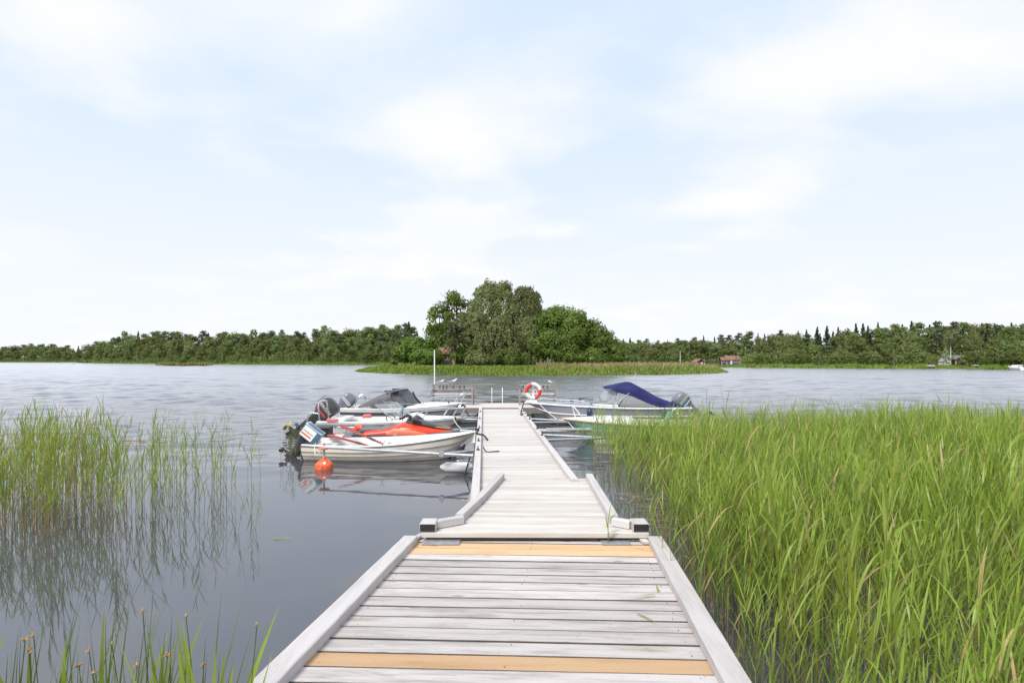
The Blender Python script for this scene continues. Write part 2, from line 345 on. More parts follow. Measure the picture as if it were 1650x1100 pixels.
# ------------------------------------------------------------------ water
wr = np.random.default_rng(31); NC = 760; tx = np.linspace(-1.5, 1.5, NC, dtype=np.float32); Yr = [2.4]
while Yr[-1] < 560: Yr.append(Yr[-1]*1.0068)
Yr = np.array(Yr, dtype=np.float32); NRW = len(Yr); gX = (Yr[:, None]*tx[None, :]).astype(np.float32); gY = np.repeat(Yr[:, None], NC, 1); gZ = np.zeros_like(gX)
patch = sum(np.sin(gX*a+gY*b+c) for a, b, c in ((0.11, 0.21, 0.3), (-0.07, 0.33, 1.9), (0.05, 0.13, 4.0), (0.19, 0.47, 2.2)))*0.22
lam = [0.45, 0.62, 0.85, 1.15, 1.6, 2.2, 3.1, 4.4, 6.2, 9.0]; env = np.clip((gY+patch*9-8.5)/17.0, 0.012, 1.0); env = env*np.clip(0.95+patch*0.28, 0.5, 1.4)
for l in lam:
    gate = np.clip((l/(0.0068*Yr)-2.6)/2.5, 0, 1)[:, None]
    if gate.max() <= 0: continue
    for q in range(6):
        th = wr.normal(0, 0.55)+0.25; k_ = 2*math.pi/(l*wr.uniform(0.85, 1.18)); A = 0.024/k_*wr.uniform(0.6, 1.3)*(1.2 if l < 1.7 else 0.9 if l < 3 else 0.5)
        gZ += A*gate*np.sin(k_*(gX*math.sin(th)+gY*math.cos(th))+wr.uniform(0, 6.28)+1.5*np.sin(gX*0.13*wr.uniform(0.5, 1.5)+q))
gZ *= env
V = np.stack([gX, gY, gZ], 2).reshape(-1, 3); idx = np.arange(NRW*NC).reshape(NRW, NC); Fq = np.stack([idx[:-1, :-1], idx[:-1, 1:], idx[1:, 1:], idx[1:, :-1]], 2).reshape(-1, 4)
sheet = np.array([(-2500, -60, -0.4), (2500, -60, -0.4), (2500, 3500, -0.4), (-2500, 3500, -0.4)], dtype=np.float32); nV = len(V)
o = link_mesh('water', np_mesh('water', np.concatenate([V, sheet]), np.concatenate([Fq, np.array([[nV, nV+1, nV+2, nV+3]])]), None, True), 'water'); tag(o, 'grey blue lake water, calm near the pier and rippled farther out', kind='structure')

# ------------------------------------------------------------------ near pier section
pier = empty('wooden_pier', (0, 0, 0), 0, 'wide weathered plank pier in the foreground with three new yellow boards', 'pier')
def near_frame(Y): return (-1.157 - (5.75-Y)*0.1, 1.588 - (5.75-Y)*0.1, 0.405 + (5.75-Y)*0.0400)   # outer left x, outer right x, deck z
SK = -0.040
def lay_plank(parent, yc, w, x0, x1, z, mat, th=0.05, skew=SK, zslope=0.0, name='plank', gap=0.0105):
    L = x1-x0; n = 6; mb = MB(); jit = [random.uniform(-0.0015, 0.0015) for _ in range(n+1)]; e = 0.004; hw = w/2-gap/2
    secs = []
    for i in range(n+1):
        x = -L/2 + L*i/n; d = jit[i]
        secs.append([(x, -hw, -th), (x, hw, -th), (x, hw+d, -e), (x, hw+d-e, 0), (x, -hw+d+e, 0), (x, -hw+d, -e)])
    mb.loft(secs)
    o = mb.build(name, [mat, 'gap_shade_wood'], parent); o.data.polygons.foreach_set('material_index', [1 if gap > 0.01 and (abs(p.normal.y) > 0.5 or p.normal.z < -0.5) else 0 for p in o.data.polygons]); xc = (x0+x1)/2  # gap shade painted on plank sides, edge bevels and undersides of wide-gapped decks
    o.location = (xc, yc+skew*(xc-0.2), z+random.uniform(-0.003, 0.003)); o.rotation_euler = (math.atan(-zslope)+random.uniform(-0.006, 0.006), random.uniform(-0.0015, 0.0015), math.atan(skew)+random.uniform(-0.002, 0.002))
    return o
rows = [(5.955, 5.785, 'weathered_plank'), (5.78, 5.58, 'new_plank'), (5.58, 5.38, 'new_plank')]
y = 5.38
for k in range(11): rows.append((y, y-0.179, 'weathered_plank')); y -= 0.179
rows.append((y, y-0.18, 'new_plank')); y -= 0.18
while y > 0.2: rows.append((y, y-0.179, 'weathered_plank')); y -= 0.179
screws = MB()
for ya, yb, m in rows:
    yc = (ya+yb)/2; xl, xr, z = near_frame(yc)
    short = 0.10 if ya > 5.9 else 0.0
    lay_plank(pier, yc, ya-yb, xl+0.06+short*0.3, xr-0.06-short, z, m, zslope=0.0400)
    for xs in (xl+0.24, (xl+xr)/2, xr-0.24):
        for dy in (-0.045, 0.045):
            if random.random() < 0.55:
                xx = xs+random.uniform(-0.02, 0.02); yy = yc+dy*(ya-yb)/0.16+SK*(xx-0.2)
                screws.lathe([(0.0036, -0.004), (0.0036, 0.0010), (0.001, 0.0012)], 6, (xx, yy, near_frame(yy)[2]+0.002))
tag(screws.build('screw', 'dark_wood', pier), kind='stuff')
for side in (0, 1):
    secs = []; n = 30
    for i in range(n+1):
        Y = 5.80 - 0.02*side - i*(5.6/n); fr = near_frame(Y); x = fr[side]; z = fr[2]+0.004; j = lambda: random.uniform(-0.002, 0.002)
        a, b = (x, x+0.15) if side == 0 else (x-0.15, x)
        top = z+0.075+j(); e = 0.008
        secs.append([(a, Y, z), (a+j(), Y, top-e), (a+e, Y, top), (b-e, Y, top+j()), (b+j(), Y, top-e), (b, Y, z)])
    MB().loft(secs).build('edge_beam', 'weathered_beam', pier)
    secs = []
    for Y in (5.9, 3, 0.3):
        x = near_frame(Y)[side]; z = near_frame(Y)[2]-0.04; a, b = (x+0.08, x+0.13) if side == 0 else (x-0.13, x-0.08)
        secs.append([(a, Y, z-0.18), (a, Y, z), (b, Y, z), (b, Y, z-0.18)])
    MB().loft(secs).build('stringer', 'grey_wood', pier)
    for Y in (5.45, 3.2, 1.0):
        x = near_frame(Y)[side] + (0.2 if side == 0 else -0.2); z = near_frame(Y)[2]-0.04
        MB().tube([(x, Y, -1.5), (x, Y, z)], 0.075, 10).build('post', 'dark_wood', pier, True)
# corner slats closing the far end of the deck
for s_, x in ((0, -1.02), (1, 1.40)):
    MB().box((-0.03, -0.09, 0), (0.03, 0.09, 0.03), 0.004).build('end_slat', 'weathered_beam', pier, loc=(x, 5.87-0.04*(x-0.2), 0.412), rot=(0, 0, R(-18 if s_ == 0 else 14)))

# ------------------------------------------------------------------ gangway resting between pier and floating dock
gang = empty('gangway', (0, 0, 0), 0, 'flared plank gangway with kinked kerb timbers linking the pier to the floating dock', 'gangway')
GZ = 0.50
def g_left(Y): return np.interp(Y, [5.84, 6.0, 6.24, 8.45], [-0.98, -0.92, -0.66, -0.20])
def g_right(Y): return np.interp(Y, [5.84, 6.0, 6.15, 8.45], [1.47, 1.44, 1.20, 1.24])
y = 5.83
while y < 8.42:
    xl, xr = g_left(y), g_right(y)
    lay_plank(gang, y+0.056, 0.112, xl+0.01, xr-0.01, GZ, 'dock_plank', 0.04 if y > 5.85 else 0.05, skew=-0.012, gap=0.004); y += 0.112
def timber(parent, name, a, b, w, h, z, mat='weathered_beam', bev=0.008):
    a = Vector((a[0], a[1], 0)); b = Vector((b[0], b[1], 0)); d = b-a; L = d.length; mb = MB(); n = 4; secs = []
    for i in range(n+1):
        t_ = i/n; j = lambda: random.uniform(-0.002, 0.002)
        secs.append([(-w/2, t_*L, 0), (-w/2, t_*L, h-bev), (-w/2+bev, t_*L, h+j()), (w/2-bev, t_*L, h+j()), (w/2, t_*L, h-bev), (w/2, t_*L, 0)])
    mb.loft(secs); o = mb.build(name, mat, parent); o.location = (a.x, a.y, z); o.rotation_euler = (0, 0, math.atan2(-d.x, d.y)); return o
zt = GZ+0.006
timber(gang, 'kerb_timber', (-0.165, 8.46), (-0.43, 7.0), 0.10, 0.085, zt)
timber(gang, 'kerb_timber', (-0.432, 6.995), (-0.60, 6.22), 0.10, 0.088, zt)
timber(gang, 'kerb_timber', (-0.56, 6.17), (-0.84, 6.00), 0.09, 0.08, zt)
timber(gang, 'kerb_timber', (1.19, 8.42), (1.165, 6.80), 0.105, 0.085, zt)
timber(gang, 'kerb_timber', (1.165, 6.795), (1.15, 6.16), 0.105, 0.088, zt)
timber(gang, 'kerb_timber', (1.13, 6.10), (1.30, 5.98), 0.09, 0.08, zt)
for x in (-0.905, 1.385):
    MB().box((-0.085, -0.085, 0), (0.085, 0.11, 0.09), 0.008).build('end_block', 'weathered_beam', gang, loc=(x, 5.935, zt+0.001))
    MB().box((-0.08, -0.004, 0), (0.08, 0, 0.075)).build('rubber_pad', 'black_plastic', gang, loc=(x, 5.848, zt+0.006))
for x in (-0.55, 1.0): MB().box((x-0.05, 6.0, GZ-0.16), (x+0.05, 8.3, GZ-0.045)).build('stringer', 'grey_wood', gang)
for x0, x1 in ((-0.95, -0.55), (0.95, 1.25)): MB().box((x0, 5.72, 0.412), (x1, 5.90, 0.417)).build('slide_plate', 'galvanised', gang)
MB().box((-0.92, 5.855, 0.42), (1.42, 5.885, GZ-0.052)).build('front_bearer', 'dark_wood', gang)

# ------------------------------------------------------------------ floating dock
dock = empty('floating_dock', (0, 0, 0), 0, 'long narrow plank floating dock with low kerbs between the moored boats', 'dock')
DZ = 0.46
def dcx(Y): return -0.312 - 0.052*(Y-18.3)
y = 6.95; HW = 0.74
proto = {}
k = 0
while y < 20.8:
    if k < 8:
        lay_plank(dock, y+0.06, 0.118, dcx(y)-HW, dcx(y)+HW, DZ, 'dock_plank', 0.034, skew=0.052, gap=0.004)
        proto[k] = dock.children[-1].data
    else:
        me = proto[random.randrange(8)]
        share('plank', me, dock, (dcx(y), y+0.06, DZ+random.uniform(-0.003, 0.003)), (random.uniform(-0.008, 0.008), random.uniform(-0.001, 0.001), 0.052+random.choice((0, math.pi))))
    y += 0.118; k += 1
def dk(Y, off): return (dcx(Y)+off, Y)
for a, b in ((6.98, 10.2), (10.21, 13.8), (13.81, 17.2), (17.21, 20.8)): timber(dock, 'kerb_timber', dk(a, -HW-0.01), dk(b, -HW-0.01), 0.12, 0.085, DZ+0.004)
for a, b in ((8.25, 11.3), (11.31, 14.6), (14.61, 17.9), (17.91, 20.8)): timber(dock, 'kerb_timber', dk(a, HW+0.0), dk(b, HW+0.0), 0.11, 0.085, DZ+0.004)
for s_ in (-1, 1):
    secs = []
    for Y in (7.0, 20.8):
        x = dcx(Y)+s_*(HW-0.02); secs.append([(x-0.025, Y, 0.22), (x-0.025, Y, DZ-0.037), (x+0.025, Y, DZ-0.037), (x+0.025, Y, 0.22)])
    MB().loft(secs).build('side_board', 'grey_wood', dock)
for Y in (7.6, 10.6, 13.6, 16.4, 19.4):
    MB().super([(-0.25, 0, 0, 0.60, 0.40, 5), (0.17, 0, 0, 0.66, 0.45, 5), (0.21, 0, 0, 0.63, 0.43, 5)]).build('pontoon', 'float_white', dock, True, loc=(dcx(Y), Y, 0))
for Y, s_ in ((10.9, -1), (12.1, -1), (14.4, -1), (16.6, -1), (18.8, -1), (13.0, 1), (14.2, 1), (16.5, 1), (17.4, 1), (19.0, 1)):
    mb = MB(); mb.box((-0.03, -0.06, 0), (0.03, 0.06, 0.012)); mb.tube([(0, -0.09, 0.055), (0, 0.09, 0.055)], 0.011, 8); mb.tube([(0, -0.035, 0.0), (0, -0.035, 0.055)], 0.01, 6); mb.tube([(0, 0.035, 0.0), (0, 0.035, 0.055)], 0.01, 6)
    mb.build('cleat', 'black_plastic', dock, loc=(dcx(Y)+s_*(HW+0.012), Y, DZ+0.088+0.001), rot=(0, 0, 0.052))
# bolted boom brackets under the kerb
for Y, s_ in ((10.75, -1), (11.45, -1), (12.6, -1), (13.3, -1), (15.0, -1), (15.6, -1), (17.6, -1), (18.3, -1), (13.2, 1), (14.25, 1), (15.0, 1), (16.9, 1), (17.9, 1)):
    MB().box((-0.05, -0.06, -0.08), (0.05, 0.06, 0.06)).build('bracket', 'rub_rail', dock, loc=(dcx(Y)+s_*(HW+0.07), Y, 0.36))

# ------------------------------------------------------------------ end platform
plat = empty('end_platform', (0, 0, 0), 0, 'plank platform across the far end of the floating dock', 'platform')
y = 20.86
while y < 22.9: lay_plank(plat, y+0.06, 0.118, -3.35, 2.05, 0.52, 'dock_plank', 0.034, skew=0.03, gap=0.004); y += 0.118
MB().box((-3.3, 20.80, 0.30), (2.0, 20.84, 0.51)).build('front_board', 'grey_wood', plat, rot=(0, 0, R(0.6)))
for x in (-2.6, -0.6, 1.3): MB().super([(-0.2, 0, 0, 0.5, 0.6, 5), (0.3, 0, 0, 0.55, 0.65, 5)]).build('pontoon', 'float_white', plat, True, loc=(x, 21.9, 0))
# ------------------------------------------------------------------ boats
def smooth01(x): x = min(1, max(0, x)); return x*x*(3-2*x)
class Hull:
    """stern at x=0, bow at x=L, z=0 at the water"""
    def __init__(s, L, B, zs, zm, zb, draft, rake, power=2.3, stern=0.86, start=0.35, vee=False, sternrake=0.06):
        s.L, s.B, s.zs, s.zm, s.zb, s.d, s.rake, s.p, s.st, s.t0, s.vee, s.sr = L, B, zs, zm, zb, draft, rake, power, stern, start, vee, sternrake
    def b(s, t):
        f = 1 - max(0, (t-s.t0)/(1-s.t0))**s.p; g = s.st + (1-s.st)*smooth01(t/0.4)
        return max(0.012, s.B/2*f*g)
    def sheer(s, t): a = s.zs; c = 2*(s.zs+s.zb-2*s.zm); bb = s.zb-a-c; return a + bb*t + c*t*t
    def keel(s, t): return -s.d + (s.zb+s.d)*0.62*max(0, (t-0.80)/0.20)**2.6
    def prof(s, u):
        if s.vee:
            if u < 0.45: k = u/0.45; return (0.80*k, 0.34*k)
            k = (u-0.45)/0.55; return (0.80+0.20*k**0.8, 0.34+0.66*k)
        a = u*math.pi/2; return (math.sin(a)**0.75, (1-math.cos(a))**1.15)
    def pt(s, t, u, off=0.0, side=-1):
        yf, zf = s.prof(u); z = s.keel(t) + (s.sheer(t)-s.keel(t))*zf; y = s.b(t)*yf
        if s.vee: y *= 1
        w = smooth01((t-0.72)/0.28); x = s.L*t - s.rake*(1-zf)*w - s.sr*0 + s.sr*(1-zf)*(1-smooth01(t/0.15))
        return (x, side*max(0.004, y+off), z)
    def T(s, n=28): return [1-(1-i/n)**1.25 for i in range(n+1)]
    def shell(s, u0, u1, m, off=0.0, lap=0, lapd=0.012):
        mb = MB()
        for side in (-1, 1):
            secs = []
            for t in s.T():
                row = []
                if lap:
                    for k in range(lap):
                        a = u0+(u1-u0)*k/lap; b = u0+(u1-u0)*(k+1)/lap; fade = 1-smooth01((t-0.9)/0.1)
                        row += [s.pt(t, a, off+lapd*fade, side), s.pt(t, (a+b)/2, off+lapd*0.5*fade, side), s.pt(t, b, off, side)]
                else: row = [s.pt(t, u0+(u1-u0)*k/m, off, side) for k in range(m+1)]
                secs.append(row if side < 0 else row[::-1])
            mb.loft(secs, False)
        return mb
    def transom(s, th=0.04, top=0.0):
        n = 10; out = [s.pt(0, k/n, 0, -1) for k in range(n+1)] + [s.pt(0, k/n, 0, 1) for k in range(n, -1, -1)]
        out = [(x, y, z if z < s.sheer(0)-0.001 else z+top) for x, y, z in out]
        return MB().loft([out, [(x+th, y*0.985, z) for x, y, z in out]])
    def edge(s, t0=0.0, t1=1.0, n=30, du=1.0, off=0.0, dz=0.0, side=-1):
        P = []
        for i in range(n+1):
            t = t0+(t1-t0)*(1-(1-i/n)**1.3); x, y, z = s.pt(t, du, off, side); P.append((x, y, z+dz))
        return P
    def rail(s, r=0.02, du=1.0, off=0.008, dz=0.0, t0=0.0):
        mb = MB()
        for side in (-1, 1): mb.tube(s.edge(t0, 1, 30, du, off, dz, side), r, 6)
        return mb
    def deck(s, t0, t1, inner=None, dz=0.0, crown=0.05, n=24, m=8):
        """a deck between the sheers; inner(t)=half width of a cockpit opening"""
        mb = MB()
        if inner is None:
            secs = []
            for i in range(n+1):
                t = t0+(t1-t0)*(1-(1-i/n)**1.3); b = s.b(t)-0.004; x = s.L*t; z = s.sheer(t)+dz
                secs.append([(x, b*(2*k/m-1), z+crown*(1-(2*k/m-1)**2)*min(1, b/(s.B*0.35))) for k in range(m+1)])
            return mb.loft(secs, False)
        for side in (-1, 1):
            secs = []
            for i in range(n+1):
                t = t0+(t1-t0)*i/n; b = s.b(t)-0.004; a = min(inner(t), b-0.01); x = s.L*t; z = s.sheer(t)+dz
                row = [(x, side*b, z), (x, side*(b*0.6+a*0.4), z+0.022), (x, side*a, z+0.018), (x, side*(a-0.01), z-0.25)]
                secs.append(row if side > 0 else row[::-1])
            mb.loft(secs, False)
        return mb
    def floor(s, t0, t1, z, n=16, inset=0.05):
        secs = []
        for i in range(n+1):
            t = t0+(t1-t0)*i/n; b = max(0.01, s.b(t)*0.92-inset); secs.append([(s.L*t, -b, z), (s.L*t, b, z)])
        return MB().loft(secs, False)
def outboard(parent, pos, tilt, sc=1.0, cowl='motor_black', leg='motor_black', style='modern', prop='charcoal', yaw=0.0, zs=1.0):
    """x forward, z up before tilting; pivot at the clamp"""
    M4 = Matrix.Translation(pos) @ Matrix.Rotation(yaw, 4, 'Z') @ Matrix.Rotation(R(tilt), 4, 'Y') @ Matrix.Scale(sc, 4)
    ML = M4 @ Matrix.Diagonal((1, 1, zs, 1))
    fx = Matrix.Translation(pos) @ Matrix.Rotation(yaw, 4, 'Z') @ Matrix.Scale(sc, 4)
    mb = MB()
    mb.super([(-0.62, -0.17, 0, 0.10, 0.045, 2.5), (-0.40, -0.17, 0, 0.11, 0.05, 2.5), (-0.20, -0.165, 0, 0.12, 0.075, 3), (0.0, -0.16, 0, 0.15, 0.12, 3.2), (0.10, -0.16, 0, 0.18, 0.15, 3.4)], 18)
    mb.box((-0.36, -0.10, -0.60), (-0.02, 0.10, -0.585))                       # cavitation plate
    mb.super([(-0.40, 0, -0.78, 0.012, 0.012, 2), (-0.36, 0, -0.78, 0.045, 0.05, 2), (-0.18, 0, -0.78, 0.055, 0.06, 2), (-0.06, 0, -0.78, 0.045, 0.05, 2), (0.02, 0, -0.78, 0.008, 0.008, 2)], 12, axis='x')
    mb.super([(-0.80, -0.17, 0, 0.09, 0.018, 2.2), (-0.60, -0.17, 0, 0.10, 0.04, 2.4)], 14)
    mb.loft([[(-0.30, -0.008, -0.80), (-0.08, -0.008, -0.80), (-0.08, 0.008, -0.80), (-0.30, 0.008, -0.80)], [(-0.33, -0.004, -0.97), (-0.24, -0.004, -0.99), (-0.24, 0.004, -0.99), (-0.33, 0.004, -0.97)]])
    body = mb.build('outboard_motor', leg, parent, True, ML)
    if style == 'modern':
        c = MB().super([(0.08, -0.16, 0, 0.20, 0.165, 3.2), (0.14, -0.165, 0, 0.24, 0.185, 3.4), (0.30, -0.17, 0, 0.265, 0.195, 3.4), (0.42, -0.165, 0, 0.255, 0.19, 3.2), (0.50, -0.15, 0, 0.225, 0.17, 3), (0.55, -0.13, 0, 0.17, 0.13, 2.8), (0.565, -0.12, 0, 0.06, 0.05, 2.4)], 28)
    else:
        c = MB().super([(0.08, -0.13, 0, 0.19, 0.12, 5), (0.12, -0.14, 0, 0.225, 0.14, 6), (0.36, -0.14, 0, 0.225, 0.14, 6), (0.40, -0.13, 0, 0.205, 0.125, 5), (0.41, -0.13, 0, 0.15, 0.09, 4)], 28)
    cw = c.build('cowl', cowl, body, True, M4)
    for k in range(3):
        a = 2*math.pi*k/3; pm = MB(); secs = []
        for r, w, tw in ((0.03, 0.03, 0.9), (0.08, 0.075, 0.7), (0.13, 0.07, 0.5), (0.155, 0.02, 0.45)):
            cy, cz = math.cos(a), math.sin(a)
            secs.append([(-0.44+q*w*math.sin(tw)*0.8+e, r*cy - q*w*cz, -0.78+r*cz+q*w*cy) for q, e in ((-1, 0), (1, 0), (1, 0.006), (-1, 0.006))])
        pm.loft(secs).build('propeller_blade', prop, body, False, ML)
    MB().tube([(-0.48, 0, -0.78), (-0.39, 0, -0.78)], 0.03, 8).build('propeller_hub', prop, body, True, ML)
    mb = MB(); mb.box((-0.05, -0.10, -0.16), (0.015, 0.10, 0.06)); mb.box((0.0, -0.12, -0.02), (0.09, -0.07, 0.05)); mb.box((0.0, 0.07, -0.02), (0.09, 0.12, 0.05)); mb.tube([(0, -0.13, 0.04), (0, 0.13, 0.04)], 0.022, 8)
    mb.build('clamp_bracket', 'charcoal', body, False, fx)
    return body, cw, M4
# text faces: map local xy to a vertical side plane seen from -Y (camera side)
SIDE = Matrix(((1, 0, 0, 0), (0, 0, -1, 0), (0, 1, 0, 0), (0, 0, 0, 1)))

# --- cream lapstrake rowing boat, nearest on the left
H = Hull(4.02, 1.52, 0.36, 0.37, 0.60, 0.10, 0.42, 2.2, 0.82, 0.35)
rb = empty('rowing_boat', (-4.84, 13.12, 0), R(0.5), 'cream lapstrake rowing boat with tilted blue outboard, nearest on the left of the dock', 'boat')
H.shell(0.34, 1.0, 0, 0.0, 5, 0.034).build('hull', 'gelcoat_cream', rb, True, angle=25)
H.shell(0.0, 0.36, 4, -0.004).build('bottom', 'hull_bottom', rb, True)
H.transom(0.05).build('transom', 'gelcoat_cream', rb)
inn = Hull(4.02, 1.44, 0.36, 0.37, 0.60, 0.02, 0.42, 2.2, 0.82, 0.35)
inn.shell(0.3, 1.0, 6, -0.02).build('inner_liner', 'gelcoat_inner', rb, True)
H.floor(0.01, 0.88, 0.06).build('floor', 'gelcoat_inner', rb)
H.rail(0.022, off=-0.002, dz=0.004).build('gunwale', 'rub_rail', rb, True)
H.deck(0.0, 0.985, lambda t: H.b(t)-0.11, dz=0.022).build('side_deck', 'gelcoat', rb, True)
for t0, t1 in ((0.02, 0.14), (0.36, 0.44), (0.62, 0.70)):
    mb = MB(); secs = []
    for t in (t0, (t0+t1)/2, t1): b = H.b(t)-0.09; secs.append([(H.L*t, -b, 0.245), (H.L*t, b, 0.245), (H.L*t, b, 0.285), (H.L*t, -b, 0.285)])
    mb.loft(secs).build('thwart', 'gelcoat_inner', rb)
H.deck(0.86, 0.995, dz=0.028, crown=0.03, n=8).build('bow_deck', 'gelcoat', rb, True)
MB().tube([(3.9, 0, 0.62), (3.92, 0, 0.72), (4.0, 0, 0.70)], 0.014, 8).build('bow_eye', 'rub_rail', rb, True)
MB().box((-0.03, -0.28, 0.30), (0.05, 0.28, 0.40), 0.01).build('motor_board', 'dark_wood', rb)
ob, cw, m4 = outboard(rb, (0.03, -0.12, 0.30), 38, 1.05, 'motor_blue', 'charcoal', 'old', zs=0.55)
# printed panel on the port side of the old cowl
pan = MB().box((-0.33, -0.1428, 0.115), (-0.02, -0.1403, 0.365)).build('label_panel', 'decal_white', ob, False, m4)
MB().box((-0.32, -0.1452, 0.16), (-0.06, -0.1430, 0.20)).build('label_stripe', 'decal_orange', ob, False, m4)
text_obj('lettering', 'EVINRUDE', 0.055, 'decal_black', ob, m4 @ Matrix.Translation((-0.18, -0.1440, 0.25)) @ SIDE)
MB().box((-0.36, -0.143, 0.385), (0.08, 0.143, 0.398)).build('cowl_band', 'motor_cream', ob, False, m4)
for side in (-1, 1):
    t = 0.47; x, y_, z = H.pt(t, 1, 0, side)
    mb = MB(); mb.tube([(x, y_*0.97, z+0.02), (x, y_*0.97, z+0.09)], 0.010, 8); mb.tube([(x-0.04, y_*0.97, z+0.15), (x-0.035, y_*0.97, z+0.09), (x+0.035, y_*0.97, z+0.09), (x+0.04, y_*0.97, z+0.15)], 0.009, 8)
    mb.build('rowlock', 'galvanised', rb, True)
def oar(name, a, b, label):
    a, b = Vector(a), Vector(b); d = b-a; L = d.length; e = empty(name, a, 0, label, 'oar', 'red oars laid in the rowing boat')
    e.rotation_euler = d.to_track_quat('X', 'Z').to_euler()
    MB().tube([(0.70, 0, 0), (L-0.12, 0, 0)], 0.024, 10).build('shaft', 'oar_red', e, True)
    MB().super([(0.0, 0, 0, 0.080, 0.012, 2.6), (0.06, 0, 0, 0.092, 0.014, 2.6), (0.45, 0, 0, 0.080, 0.018, 2.2), (0.72, 0, 0, 0.027, 0.024, 2)], 14, axis='x').build('blade', 'oar_red', e, True)
    MB().tube([(L-0.12, 0, 0), (L, 0, 0)], 0.018, 8).build('grip', 'wood_trim', e, True)
    MB().tube([(L*0.64, 0, 0), (L*0.64+0.16, 0, 0)], 0.029, 10).build('collar', 'charcoal', e, True)
oar('oar', at(548, 684.5, 13.35), at(624, 718, 12.75), 'red oar with its blade raised highest above the rowing boat stern')
oar('oar', at(530, 700.5, 13.65), at(600, 719.5, 12.9), 'red oar lying lower along the rowing boat stern')

# --- jet ski on its grey drive-on float
ski_dock = empty('drive_on_float', (-3.35, 14.75, -0.07), R(1), 'low grey floating platform under the red jet ski', 'float')
MB().super([(-0.12, 0, 0, 2.0, 0.62, 8), (0.16, 0, 0, 2.06, 0.68, 8), (0.20, 0, 0, 2.02, 0.64, 8)], 40).build('deck', 'platform_grey', ski_dock, True)
for x in (-1.4, -0.5, 0.4, 1.3): MB().box((x-0.3, -0.60, 0.2005), (x+0.3, -0.42, 0.235), 0.01).build('bunk', 'ski_grey', ski_dock)
for x in (-1.2, 0.0, 1.2): MB().box((x-0.4, -0.69, -0.05), (x+0.4, -0.66, 0.12)).build('side_pad', 'black_plastic', ski_dock)
js = empty('jet_ski', (-4.46, 14.72, 0.13), R(1), 'red and grey jet ski on the floating platform behind the rowing boat', 'jet ski')
MB().super([(0.0, 0, 0.13, 0.42, 0.10, 4), (0.10, 0, 0.12, 0.50, 0.12, 4), (0.8, 0, 0.12, 0.54, 0.12, 4), (1.6, 0, 0.13, 0.54, 0.12, 4), (2.2, 0, 0.16, 0.46, 0.12, 3.4), (2.7, 0, 0.22, 0.30, 0.10, 3), (2.98, 0, 0.28, 0.10, 0.05, 2.5), (3.05, 0, 0.30, 0.02, 0.02, 2)], 24, axis='x').build('lower_hull', 'ski_grey', js, True)
MB().super([(0.45, 0, 0.20, 0.34, 0.06, 3), (0.60, 0, 0.22, 0.36, 0.10, 3), (1.0, 0, 0.24, 0.34, 0.12, 3), (1.25, 0, 0.26, 0.36, 0.17, 2.8), (1.55, 0, 0.29, 0.40, 0.24, 2.6), (1.9, 0, 0.28, 0.40, 0.22, 2.6), (2.3, 0, 0.27, 0.34, 0.15, 2.6), (2.65, 0, 0.27, 0.24, 0.09, 2.5), (2.9, 0, 0.28, 0.12, 0.05, 2.4)], 28, axis='x').build('upper_body', 'ski_red', js, True)
for side in (-1, 1):
    MB().super([(1.15, side*0.40, 0.25, 0.03, 0.05, 2), (1.35, side*0.415, 0.30, 0.05, 0.12, 2.4), (1.75, side*0.42, 0.27, 0.05, 0.11, 2.4), (2.2, side*0.37, 0.24, 0.03, 0.03, 2)], 14, axis='x').build('side_scoop', 'ski_orange', js, True)
    MB().box((0.25, side*0.40-0.07, 0.235), (1.3, side*0.40+0.07, 0.245)).build('footwell_mat', 'charcoal', js)
MB().super([(0.32, 0, 0.26, 0.15, 0.03, 2.6), (0.42, 0, 0.33, 0.18, 0.10, 2.8), (0.60, 0, 0.34, 0.19, 0.09, 2.8), (0.95, 0, 0.32, 0.18, 0.09, 2.8), (1.08, 0, 0.34, 0.19, 0.14, 2.8), (1.20, 0, 0.36, 0.19, 0.15, 2.6), (1.42, 0, 0.36, 0.17, 0.09, 2.4)], 20, axis='x').build('seat', 'ski_grey', js, True)
MB().super([(0.16, 0, 0.30, 0.10, 0.02, 2.4), (0.26, 0, 0.36, 0.16, 0.10, 2.6), (0.45, 0, 0.40, 0.16, 0.06, 2.6)], 16, axis='x').build('seat_back', 'ski_red', js, True)
MB().super([(1.62, 0, 0.50, 0.10, 0.05, 2.6), (1.80, 0, 0.53, 0.20, 0.08, 2.6), (2.05, 0, 0.50, 0.25, 0.09, 2.8), (2.35, 0, 0.43, 0.24, 0.07, 2.8), (2.65, 0, 0.36, 0.18, 0.05, 2.6), (2.88, 0, 0.32, 0.09, 0.03, 2.4)], 22, axis='x').build('hood', 'charcoal', js, True)
for side in (-1, 1): MB().super([(2.28, side*0.20, 0.44, 0.03, 0.012, 2.4), (2.5, side*0.185, 0.415, 0.04, 0.014, 2.4), (2.78, side*0.125, 0.365, 0.02, 0.01, 2.4)], 10, axis='x').build('hood_accent', 'brass', js, True)
MB().tube([(1.62, 0, 0.50), (1.74, 0, 0.66)], 0.055, 10).build('steering_column', 'charcoal', js, True)
MB().tube(curve_pts([(1.52, -0.34, 0.66), (1.62, -0.22, 0.70), (1.74, 0, 0.68), (1.62, 0.22, 0.70), (1.52, 0.34, 0.66)], 6), 0.020, 8).build('handlebar', 'black_plastic', js, True)
